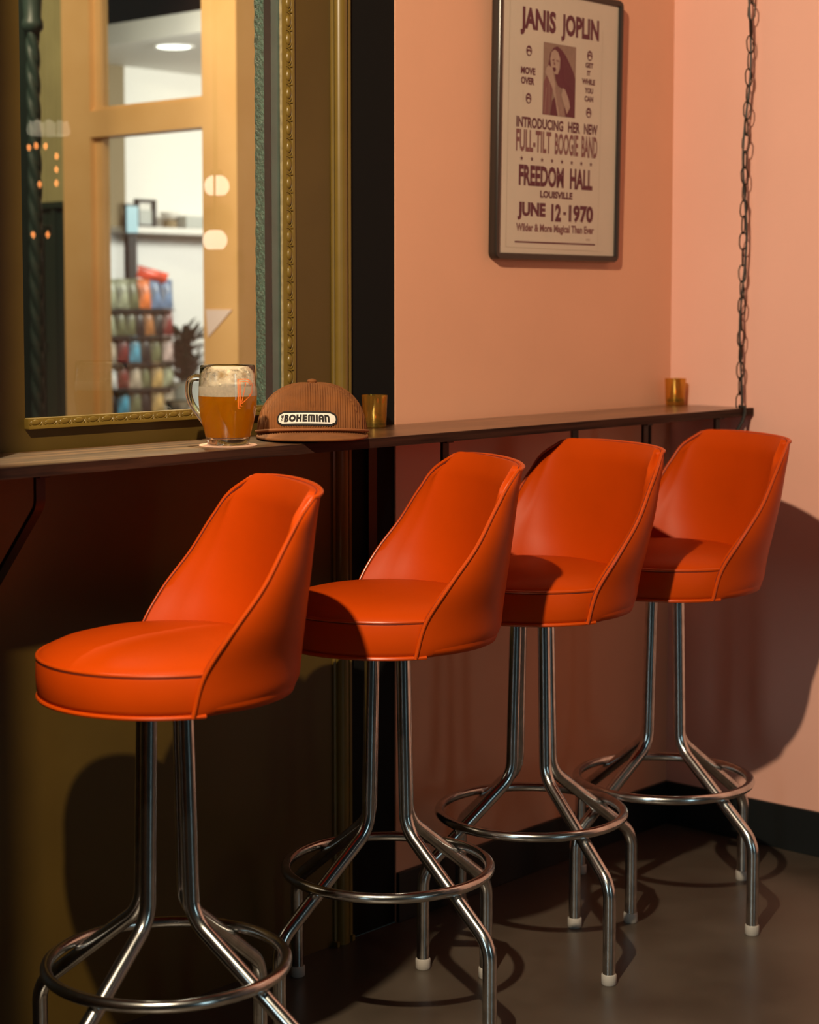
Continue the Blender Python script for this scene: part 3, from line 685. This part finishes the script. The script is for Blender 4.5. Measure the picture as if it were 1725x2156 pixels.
PY = -FD+0.0065
mk('paper', *box(PX0+0.012, PX1-0.012, PY, PY+0.004, 0.012, PZ1-0.012), M['paper'], po)
def onposters(gs, m):
    for g_ in gs: onposter('lettering', g_, m)
def onposter(name, g, m, lift=0.0004, dz=0.0):
    V, Fc = g
    return mk(name, [(u-PB.x, PY-lift, v-PB.z+dz) for u, v in V], Fc, m, po)
onposter('lettering', fit('JANIS', -0.640, -0.512, 1.910, 1.972, 0.045), M["ink"])
onposter('lettering', fit('JOPLIN', -0.492, -0.348, 1.910, 1.972, 0.045), M["ink"])
onposters((fit('MOVE', -0.636, -0.584, 1.825, 1.841, 0.048), fit('OVER', -0.635, -0.587, 1.803, 1.819, 0.048)), M['ink'])
onposters((fit('GET', -0.398, -0.368, 1.860, 1.872, 0.048), fit('IT', -0.391, -0.378, 1.842, 1.854, 0.048), fit('WHILE', -0.410, -0.360, 1.822, 1.835, 0.048), fit('YOU', -0.399, -0.367, 1.802, 1.815, 0.048), fit('CAN', -0.399, -0.366, 1.783, 1.796, 0.048)), M['ink'])
onposters((fit('INTRODUCING', -0.649, -0.478, 1.708, 1.732, 0.038), fit('HER', -0.460, -0.414, 1.708, 1.732, 0.038), fit('NEW', -0.399, -0.346, 1.708, 1.732, 0.038)), M['ink'])
onposters((fit('FULL-TILT', -0.649, -0.522, 1.655, 1.704, 0.030), fit('BOOGIE', -0.508, -0.420, 1.655, 1.704, 0.030), fit('BAND', -0.407, -0.346, 1.655, 1.704, 0.030)), M['ink3'])
def star(u, v, r):
    P = [(u+(r if k % 2 == 0 else r*0.42)*sin(pi*k/5), v+(r if k % 2 == 0 else r*0.42)*cos(pi*k/5)) for k in range(10)]
    return P, [tuple(range(10))]
onposter('star_row', m2(*[star(-0.628+0.2585*k/7, 1.640, 0.0062) for k in range(8)]), M['ink'])
onposters((fit('FREEDOM', -0.637, -0.472, 1.580, 1.627, 0.042), fit('HALL', -0.449, -0.362, 1.580, 1.627, 0.042)), M['ink'])
onposter('lettering', fit('LOUISVILLE', -0.559, -0.438, 1.556, 1.572, 0.048), M['ink'])
onposters((fit('JUNE', -0.640, -0.538, 1.504, 1.544, 0.053), fit('12', -0.517, -0.480, 1.504, 1.544, 0.048), rect(-0.472, -0.461, 1.520, 1.527), fit('1970', -0.451, -0.357, 1.504, 1.544, 0.048)), M['ink'])
onposter('lettering', fit('Wilder & More Magical Than Ever', -0.644, -0.353, 1.474, 1.497, 0.038), M['ink3'])
onposter('rule_line', rect(-0.648, -0.347, 1.4535, 1.4570), M['ink'])
onposter('union_mark', fit('::::', -0.383, -0.367, 1.464, 1.468, 0.02), M['ink3'])
onposter('paper_edge', m2(ribbon([(-0.677, 1.99), (-0.679, 1.443), (-0.332, 1.440)], 0.0009), ribbon([(-0.337, 1.443), (-0.333, 1.95)], 0.0006), ribbon([(-0.628, 1.790), (-0.625, 1.765)], 0.0008)), M['corner'])
def mark(u, v, r=0.0118):
    n = 24; ring = [(u+r*0.86*cos(2*pi*k/n), v+r*sin(2*pi*k/n)) for k in range(n)]
    return ring, [tuple(range(n))]
def markl(u, v, r=0.0118):
    lo = [(u+r*0.46*cos(a), v-r*0.42+r*0.34*sin(a)) for a in [2*pi*k/16 for k in range(16)]]
    return m2((lo, [tuple(range(16))]), ribbon([(u-r*0.5, v+r*0.35), (u+r*0.2, v+r*0.42)], r*0.22), ribbon([(u+r*0.25, v+r*0.3), (u+r*0.5, v+r*0.15)], r*0.16))
for u, v in ((-0.608, 1.877), (-0.382, 1.888), (-0.607, 1.773), (-0.382, 1.758)):
    q = onposter('round_mark', mark(u, v), M['ink']); onposter('round_mark_face', markl(u, v), M['paper'], 0.0007)
# duotone photograph of a singer
U0, U1, V0, V1 = -0.556, -0.435, 1.742, 1.902
def ph(pts): return [(U0+(U1-U0)*x, V1-(V1-V0)*y) for x, y in pts], [tuple(range(len(pts)))]
M['ph_bg'] = mat('photo_background', (0.27, 0.165, 0.125), 0.6, noise=(60, 0.15)); M['ph_skin'] = mat('photo_skin_tone', (0.40, 0.27, 0.21), 0.6, noise=(90, 0.12)); M['ph_mid'] = mat('photo_mid_tone', (0.30, 0.175, 0.14), 0.6, noise=(120, 0.2))
onposter('photo_print', rect(U0, U1, V0, V1), M['ph_bg'], 0.0004)
onposter('photo_print', ph([(0.15, 0.30), (0.20, 0.14), (0.30, 0.06), (0.42, 0.03), (0.55, 0.07), (0.68, 0.14), (0.80, 0.24), (0.93, 0.36), (0.99, 0.46), (0.99, 1.0), (0.60, 1.0), (0.70, 0.80), (0.62, 0.62), (0.45, 0.58), (0.38, 0.50), (0.35, 0.40), (0.20, 0.32)]), M['ink'], 0.0006)
onposter('photo_print', ph([(0.02, 0.55), (0.12, 0.44), (0.24, 0.50), (0.30, 0.62), (0.26, 0.80), (0.22, 1.0), (0.0, 1.0)]), M['ink3'], 0.0006)
onposter('photo_print', ph([(0.20, 0.22), (0.24, 0.12), (0.34, 0.08), (0.44, 0.11), (0.51, 0.20), (0.50, 0.34), (0.44, 0.42), (0.34, 0.42), (0.24, 0.34)]), M['ph_skin'], 0.0008)
onposter('photo_print', ph([(0.10, 0.34), (0.18, 0.31), (0.28, 0.36), (0.34, 0.48), (0.38, 0.60), (0.50, 0.74), (0.66, 1.0), (0.46, 1.0), (0.38, 0.82), (0.28, 0.62), (0.14, 0.48), (0.06, 0.42)]), M['ph_skin'], 0.0009)
onposter('photo_print', ph([(0.60, 0.60), (0.68, 0.62), (0.80, 0.76), (0.84, 0.86), (0.74, 0.96), (0.66, 0.84), (0.56, 0.70)]), M['ph_skin'], 0.0009)
onposter('photo_print', ph([(0.36, 0.60), (0.48, 0.64), (0.66, 0.90), (0.70, 1.0), (0.52, 1.0), (0.42, 0.80)]), M['ph_mid'], 0.0010)
onposter('photo_print', ph([(0.28, 0.80), (0.36, 0.74), (0.46, 1.0), (0.22, 1.0)]), M['ink'], 0.0010)
onposter('photo_print', ph([(0.26, 0.225), (0.33, 0.215), (0.33, 0.235), (0.27, 0.245)]), M['ink3'], 0.0011)
onposter('photo_print', ph([(0.38, 0.225), (0.48, 0.225), (0.47, 0.245), (0.39, 0.24)]), M['ink3'], 0.0011)
onposter('photo_print', ph([(0.31, 0.24), (0.35, 0.27), (0.36, 0.30), (0.31, 0.295)]), M['ink3'], 0.0011)
onposter('photo_print', ph([(0.27, 0.335), (0.36, 0.325), (0.38, 0.36), (0.34, 0.40), (0.29, 0.37)]), M['ink'], 0.0011)
for k in range(7):
    x = 0.58+0.05*k; onposter('hair_strand', ribbon(ph([(x, 0.16+0.03*k), (x+0.06, 0.34+0.02*k), (x+0.10, 0.52+0.02*k)])[0], 0.0008), M['ink3'], 0.0010)
onposter('photo_print', m2(ribbon(ph([(0.18, 0.56), (0.20, 1.0)])[0], 0.0012), ribbon(ph([(0.10, 0.62), (0.06, 0.98)])[0], 0.0012)), M['ph_skin'], 0.0012)

# ------------------------------------------------------------------ swag chain
cb = Vector((-0.045, -0.228, SZ)); top = Vector((-0.045, -0.262, 3.2))
ch = empty('swag_chain', cb); tag(ch, 'thin bronze lamp chain with black cord hanging in the corner by the pink wall', 'chain')
def link(lh=0.0214, wd=0.0082, r=0.0017):
    pts = [(0, 0, lh), (wd*0.55, 0, lh*0.88), (wd, 0, lh*0.42), (wd, 0, -lh*0.42), (wd*0.55, 0, -lh*0.88), (0, 0, -lh), (-wd*0.55, 0, -lh*0.88), (-wd, 0, -lh*0.42), (-wd, 0, lh*0.42), (-wd*0.55, 0, lh*0.88)]
    return tube(pts, r, 6, True)
lk = link(); k = 0; z = 0.014; random.seed(11); l0 = None; axis = (top-cb)
while z < 1.25:
    if l0 is None: l0 = mk('chain_link', lk[0], lk[1], M['chain'], ch, smooth=True); o = l0
    else: o = l0.copy(); COL.objects.link(o); o.parent = ch
    t = z/axis.z; sway = 0.0035*sin(z*7.3)
    o.location = (axis.x*t+sway, axis.y*t+0.003*sin(z*5.1), z)
    o.rotation_euler = (radians(random.uniform(-4, 4)), radians(random.uniform(-4, 4)), radians(-48+(62 if k % 2 else 0)+random.uniform(-16, 16))); z += 0.0385; k += 1
cp = []
for i in range(140):
    z = 0.002+1.25*i/139; t = z/axis.z; a = z*15.5
    cp.append((axis.x*t+0.0058*cos(a)*0.67+0.0035*sin(z*7.3), axis.y*t-0.0058*cos(a)*0.74, z))
mk('lamp_cord', *tube(cp, 0.0027, 8), M['cord'], ch, smooth=True)
mk('chain_tail', *tube([(0, 0, 0.004), (-0.002, -0.0165, 0.003), (-0.004, -0.0185, -0.010), (-0.012, -0.017, -0.03), (-0.03, -0.015, -0.05), (-0.045, -0.008, -0.07), (-0.05, 0.0, -0.10)], 0.0045, 8), M['cord'], ch, smooth=True)

# ------------------------------------------------------------------ votive glasses
def votive(loc, label):
    e = empty('votive_glass', loc); tag(e, label, 'candle holder', 'gold votive glasses on the counter')
    mk('glass_cup', *lathe([(0.0, 0.0), (0.0215, 0.0), (0.0235, 0.002), (0.0262, 0.066), (0.0245, 0.066), (0.0222, 0.010), (0.0, 0.009)], 40), M['votive'], e, smooth=True, angle=60)
    mk('candle_wax', *lathe([(0.0, 0.0095), (0.0212, 0.0095), (0.0215, 0.016), (0.003, 0.015), (0.001, 0.024), (0.0, 0.024)], 24), M['dark'], e, smooth=True)
    return e
votive((-1.140, -0.050, SZ+0.0004), 'gold mirrored votive glass beside the brown cap, before the black wall strip')
votive((-0.050, -0.048, SZ+0.0004), 'gold mirrored votive glass in the corner near the chain')

# ------------------------------------------------------------------ beer mug and coaster
MB_ = Vector((-1.652, -0.172, SZ))
co = mk('coaster', *lathe([(0.0, 0.0), (0.0515, 0.0), (0.052, 0.0008), (0.0515, 0.0016), (0.0, 0.0016)], 48), M['coaster'], None, smooth=True, loc=MB_); tag(co, 'round pinkish pulp coaster under the beer mug', 'coaster')
mg = empty('beer_mug', MB_+Vector((0, 0, 0.0018))); tag(mg, 'clear glass mug of amber beer with orange printed emblem on the counter', 'mug')
RP = [(0.0, 0.0362), (0.0035, 0.0378), (0.010, 0.0388), (0.022, 0.0412), (0.038, 0.0455), (0.052, 0.0488), (0.068, 0.0508), (0.086, 0.0516), (0.105, 0.0508), (0.125, 0.0494), (0.140, 0.0482)]
def rad(z):
    for (a, ra), (b, rb) in zip(RP, RP[1:]):
        if z <= b: return ra+(rb-ra)*(z-a)/(b-a)
    return RP[-1][1]
outer = [(r_, z_) for z_, r_ in RP]; inner = [(rad(z_)-0.0024, z_) for z_ in (0.139, 0.125, 0.105, 0.086, 0.068, 0.052, 0.038, 0.022, 0.014)]
mk('glass_body', *lathe([(0.0, 0.003), (0.028, 0.0025), (0.033, 0.0)]+outer+[(0.0470, 0.1410)]+inner+[(0.030, 0.0115), (0.0, 0.0110)], 72), M['mugglass'], mg, smooth=True, angle=80)
mk('beer', *lathe([(0.0, 0.0113), (0.0297, 0.0118)]+[(rad(z_)-0.0021, z_) for z_ in (0.0145, 0.022, 0.030, 0.038, 0.045, 0.052, 0.060, 0.068, 0.077, 0.0868)]+[(0.0, 0.0868)], 72), M['beer'], mg, smooth=True)
def film():
    V = []; Fc = []; n = 72; zs = [0.1035+0.0325*k/14 for k in range(15)]; random.seed(5)
    for z_ in zs:
        for k in range(n): V.append(((rad(z_)-0.0028)*cos(2*pi*k/n), (rad(z_)-0.0028)*sin(2*pi*k/n), z_))
    for j in range(14):
        for k in range(n): Fc.append((j*n+k, j*n+(k+1) % n, (j+1)*n+(k+1) % n, (j+1)*n+k))
    return V, Fc
def lace_mat():
    m = bpy.data.materials.new('foam_lacing'); m.use_nodes = True; nt = m.node_tree; b = nt.nodes['Principled BSDF']; b.inputs['Base Color'].default_value = (0.80, 0.70, 0.55, 1); b.inputs['Roughness'].default_value = 0.8
    tc = nt.nodes.new('ShaderNodeTexCoord'); n = nt.nodes.new('ShaderNodeTexNoise'); n.inputs['Scale'].default_value = 110; n.inputs['Detail'].default_value = 5
    sx = nt.nodes.new('ShaderNodeSeparateXYZ'); nt.links.new(tc.outputs['Object'], n.inputs['Vector']); nt.links.new(tc.outputs['Object'], sx.inputs[0])
    mr = nt.nodes.new('ShaderNodeMapRange'); mr.inputs['From Min'].default_value = 0.1035; mr.inputs['From Max'].default_value = 0.136; mr.inputs['To Min'].default_value = 0.30; mr.inputs['To Max'].default_value = -0.26
    ad = nt.nodes.new('ShaderNodeMath'); ad.operation = 'ADD'; r = nt.nodes.new('ShaderNodeValToRGB'); r.color_ramp.elements[0].position = 0.36; r.color_ramp.elements[1].position = 0.92
    nt.links.new(sx.outputs[2], mr.inputs['Value']); nt.links.new(mr.outputs[0], ad.inputs[0]); nt.links.new(n.outputs['Fac'], ad.inputs[1]); nt.links.new(ad.outputs[0], r.inputs['Fac'])
    tr = nt.nodes.new('ShaderNodeBsdfTransparent'); mx = nt.nodes.new('ShaderNodeMixShader')
    nt.links.new(r.outputs['Color'], mx.inputs[0]); nt.links.new(tr.outputs[0], mx.inputs[1]); nt.links.new(b.outputs[0], mx.inputs[2]); nt.links.new(mx.outputs[0], nt.nodes['Material Output'].inputs[0])
    return m
mk('foam_film', *film(), lace_mat(), mg, smooth=True)
mk('foam', *lathe([(0.0, 0.0870)]+[(rad(z_)-0.0021, z_) for z_ in (0.0870, 0.094, 0.1035)]+[(rad(0.107)-0.0040, 0.106), (0.040, 0.1065), (0.0, 0.1070)], 72), M['foam'], mg, smooth=True)
TH0 = radians(227.6)
def on_mug(u, z, lift=0.0003):   # u metres to the right along the glass as seen from the room
    a = TH0+u/0.051; r_ = rad(z)+lift; return Vector((r_*cos(a), r_*sin(a), z))
def mugrib(pts, wd):
    P = []
    for (a, b), (c, d) in zip(pts, pts[1:]):
        n = max(2, int(hypot(c-a, d-b)/0.002))
        for k in range(n): P.append((a+(c-a)*k/n, b+(d-b)*k/n))
    P.append(pts[-1]); V, Fc = ribbon(P, wd); return [on_mug(u, z) for u, z in V], Fc
def dshape(u0, u1, z0, z1, opn=True):
    pts = [(u0+(u1-u0)*0.15, z0), (u0, z0), (u0, z1), (u0+(u1-u0)*0.45, z1)]
    for k in range(1, 13):
        a = pi/2-radians(150)*k/12; pts.append((u0+(u1-u0)*0.45+(u1-u0)*0.55*cos(a), z1-0.62*(z1-z0)*0.5+0.62*(z1-z0)*0.5*sin(a)))
    return pts
u0 = 0.0185
g = merge(mugrib(dshape(u0, u0+0.034, 0.067, 0.1175), 0.0016), mugrib(dshape(u0+0.0042, u0+0.030, 0.0705, 0.1135), 0.0013), mugrib([(u0+0.016, 0.111), (u0+0.0065, 0.077)], 0.0014),
          mugrib([(u0+0.028, 0.090), (u0+0.0065, 0.075)], 0.0014), mugrib([(u0+0.0018, 0.069), (u0+0.0018, 0.116)], 0.0006))
mk('printed_emblem', *g, M['logo'], mg)
ha = TH0-radians(120); hd = Vector((cos(ha), sin(ha), 0))
hp = fillet([hd*0.049+Vector((0, 0, 0.117)), hd*0.078+Vector((0, 0, 0.119)), hd*0.082+Vector((0, 0, 0.080)), hd*0.043+Vector((0, 0, 0.033))], [0.014, 0.045], 8)
mk('handle', *tube(hp, 0.0052, 14, flat=1.25), M['mugglass'], mg, smooth=True)

# ------------------------------------------------------------------ corduroy cap
HC = Vector((-1.400, -0.131, SZ+0.001)); HF = radians(227.6+4)-radians(6)   # faces the room
hat = empty('corduroy_cap', HC, HF); tag(hat, 'brown corduroy cap with white oval patch between mug and votive glass', 'cap')
A_, B_, H_ = 0.103, 0.103, 0.098     # half length, half width, crown height
def crown(th, v, rib=True):
    # th azimuth from the front, v 0 at hem .. 1 at button
    c, s = cos(th), sin(th)
    pr = cos(v*pi/2)**0.80 if v < 1 else 0.0
    h = H_*sin(v*pi/2)**0.93
    front = max(0, c)**2
    k = pr*(1+0.04*sin(v*pi)*front)
    x = A_*c*k; y = B_*s*k; z = h
    # dimple beside the front seam and sag at the back
    z -= 0.006*front*math.exp(-((v-0.72)/0.16)**2)*abs(sin(2*th+0.5))
    z -= 0.010*max(0, -c)*v
    if v < 0.25: x += 0.0
    P = Vector((x, y, z))
    if rib:
        pan = round(th/(pi/3)) if abs(th) > pi/6 else 0
        ang = 0 if abs(th) <= radians(78) else (radians(100) if th > 0 else radians(-100))
        if abs(th) > radians(145): ang = pi
        u = -P.x*sin(ang)+P.y*cos(ang)
        rr = 0.0013*cos(2*pi*u/0.0046)
        sm = min(abs(abs(th)-pi/3), abs(abs(th)-radians(145)), abs(th) if v > 0.42 else 9)
        groove = -0.0014*math.exp(-(sm*max(pr, 0.05)*A_/0.0022)**2)
        n = Vector((c*pr/A_, s*pr/B_, (h/H_)**1.2/H_*1.0)).normalized()
        P += n*(rr*(1-v**12)+groove)
    return P
def hat_mesh():
    n, m = 720, 56; V = []; Fc = []
    for j in range(m):
        v = (j/m)**0.9
        for k in range(n): V.append(crown(-pi+2*pi*k/n, v))
    V.append(crown(0, 1.0, False)); c = len(V)-1
    for j in range(m-1):
        for k in range(n): Fc.append((j*n+k, j*n+(k+1) % n, (j+1)*n+(k+1) % n, (j+1)*n+k))
    for k in range(n): Fc.append(((m-1)*n+k, (m-1)*n+(k+1) % n, c))
    return V, Fc
for_h = Vector((0, 0, 0.004))
V, Fc = hat_mesh(); mk('crown', [p+for_h for p in V], Fc, M['cordhat'], hat, smooth=True, angle=80)
mk('button', *lathe([(0.0, -0.001), (0.0085, -0.001), (0.0095, 0.002), (0.007, 0.0055), (0.0, 0.007)], 24, c=(0.0, 0.0, H_+0.004)), M['cordhat'], hat, smooth=True)
def brim():
    V = []; Fc = []; nu, nv = 150, 12; tp = []
    def pt(s, t, up):
        th = radians(78)*s; c, si = cos(th), sin(th)
        inn = Vector((A_*c, B_*si, 0.012)); ext = 0.078*max(0.0, cos(s*pi/2))**0.55
        p = inn+Vector((ext*t*(0.55+0.45*c), ext*t*0.16*si*1.2, -0.0075*t**1.2*(1.0)))
        p.z += -0.0105*(s*s)*(1-t*0.3)+0.0035*(1-s*s)*t*(1-t)*2
        p.z = max(p.z, 0.0012 if not up else 0.0032)
        p.z += (0.0022 if up else 0.0)*(1)
        if up: p.z += 0.0004*cos(2*pi*p.y/0.0046)
        return p
    for up in (True, False):
        for j in range(nv+1):
            for i in range(nu+1): V.append(pt(-1+2*i/nu, j/nv, up))
    n = (nu+1)*(nv+1)
    for b in (0, n):
        for j in range(nv):
            for i in range(nu): a = b+j*(nu+1)+i; Fc.append((a, a+1, a+nu+2, a+nu+1))
    for i in range(nu): a = nv*(nu+1)+i; Fc.append((a, a+1, a+1+n, a+n))
    edge = [(V[nv*(nu+1)+i]+V[nv*(nu+1)+i+n])/2 for i in range(nu+1)]
    return V, Fc, edge
V, Fc, edge = brim(); bo = mk('brim', V, Fc, M['cordhat'], hat, smooth=True, angle=60)
mk('brim_edge', *tube(edge, 0.0024, 8), M['cordhat'], bo, smooth=True)
rope = []
for k in range(81):
    th = radians(-82+164*k/80); rope.append(Vector(((A_+0.0035)*cos(th), (B_+0.0035)*sin(th), 0.0165+0.0035*cos(th*1.1)-0.006*abs(sin(th))**3)))
mk('rope_trim', *tube(rope, 0.0026, 8), M['rope'], hat, smooth=True)
# patch on the crown front
def on_hat(u, v, lift):
    th = (u-0.0)/A_; vv = (v)/H_*0.66
    P = crown(th, vv, False); n = Vector((cos(th), sin(th), 0.12)).normalized(); return P+n*lift+for_h
def grid_round(u0, u1, v0, v1, lift, nu=40, nv=6):
    V = []; Fc = []; r_ = (v1-v0)/2
    for j in range(nv+1):
        t = j/nv; v = v0+(v1-v0)*t; dx = r_-sqrt(max(0, r_*r_-(v-(v0+v1)/2)**2))
        for i in range(nu+1): u = u0+dx+(u1-u0-2*dx)*i/nu; V.append(on_hat(u, v+0.0025*(1-((u-(u0+u1)/2)/((u1-u0)/2))**2), lift))
    for j in range(nv):
        for i in range(nu): a = j*(nu+1)+i; Fc.append((a, a+1, a+nu+2, a+nu+1))
    return V, Fc
PCU = -0.012
def pm(name, g2, m, lift, par=None):
    V, Fc = g2; VV = [on_hat(PCU+u, 0.031+v+0.0025*(1-(u/0.056)**2), lift) for u, v in V]
    return mk(name, VV, Fc, m, par or hat)
pe = mk('patch', *grid_round(PCU-0.0600, PCU+0.0600, 0.0175, 0.0445, 0.0020), M['patchblack'], hat, smooth=True)
pr = on_hat
rimp = []
for k in range(64):
    a = 2*pi*k/64; r_ = 0.0125; uu = PCU+(0.0465*(1 if cos(a) > 0 else -1) if abs(cos(a)) > 1e-6 else 0)+r_*cos(a); vv = 0.036+r_*sin(a)
    rimp.append(on_hat(uu, vv+0.0025*(1-((uu-PCU)/0.058)**2), 0.0022))
rimq = []
for a, b in zip(rimp, rimp[1:]+rimp[:1]): rimq += [a]
mk('patch_face', *grid_round(PCU-0.0558, PCU+0.0558, 0.0212, 0.0408, 0.0026), M['patchwhite'], pe, smooth=True)
LH = 0.0135
def arc(cx, cy, r_, a0, a1, n=10, sx=1.0): return [(cx+r_*sx*cos(radians(a0+(a1-a0)*k/n)), cy+r_*sin(radians(a0+(a1-a0)*k/n))) for k in range(n+1)]
def letters():
    w_ = 0.0040; gs = []; y0 = -LH/2; y1 = LH/2; x = -0.0425
    # B
    gs += [rect(x, x+w_, y0, y1), ribbon([(x+0.003, y1-0.0016)]+arc(x+0.0052, y1-0.0034, 0.0019, 90, -90)+[(x+0.003, y1-0.0053)], 0.0032), ribbon([(x+0.003, y0+0.0062)]+arc(x+0.0056, y0+0.0038, 0.0022, 90, -90)+[(x+0.003, y0+0.0016)], 0.0034)]; x += 0.0104
    # O
    gs += [ribbon(arc(x+0.0062, 0, 0.0048, 0, 360, 24), 0.0039)]; x += 0.0138
    # H
    gs += [rect(x, x+w_, y0, y1), rect(x+0.0062, x+0.0062+w_, y0, y1), rect(x+w_, x+0.0062, -0.0018, 0.0018)]; x += 0.0118
    # E
    gs += [rect(x, x+w_, y0, y1), rect(x+w_, x+0.0084, y1-0.0037, y1), rect(x+w_, x+0.0080, -0.0018, 0.0018), rect(x+w_, x+0.0084, y0, y0+0.0037)]; x += 0.0100
    # rounded M
    gs += [rect(x, x+0.0036, y0, y1-0.003), rect(x+0.0046, x+0.0082, y0, y1-0.003), rect(x+0.0092, x+0.0128, y0, y1-0.003), rect(x+0.0015, x+0.0113, y1-0.0032, y1), (arc(x+0.0030, y1-0.0030, 0.0030, 180, 90, 5)+[(x+0.003, y1-0.003)], [tuple(range(7))]), (arc(x+0.0098, y1-0.0030, 0.0030, 90, 0, 5)+[(x+0.0098, y1-0.003)], [tuple(range(7))])]; x += 0.0142
    # I
    gs += [rect(x, x+w_, y0, y1)]; x += 0.0054
    # A
    gs += [rect(x, x+0.0037, y0, y1-0.0045), rect(x+0.0059, x+0.0096, y0, y1-0.0045), ribbon(arc(x+0.0048, y1-0.0048, 0.0030, 180, 0, 10), 0.0037), rect(x+0.003, x+0.0066, -0.0026, 0.0004)]; x += 0.0108
    # N
    gs += [rect(x, x+0.0038, y0, y1), rect(x+0.0058, x+0.0096, y0, y1-0.0042), ribbon([(x+0.003, y1-0.0018)]+arc(x+0.0048, y1-0.0046, 0.0029, 80, 0, 8), 0.0036)]
    return m2(*gs)
pm('lettering', letters(), M['patchblack'], 0.0031, pe)
tv, tf = fit('THE', -LH*0.46, LH*0.46, -0.0027, 0.0027, 0.05)
pm('lettering', ([(-0.0468-y, x) for x, y in tv], tf), M['patchblack'], 0.0031, pe)
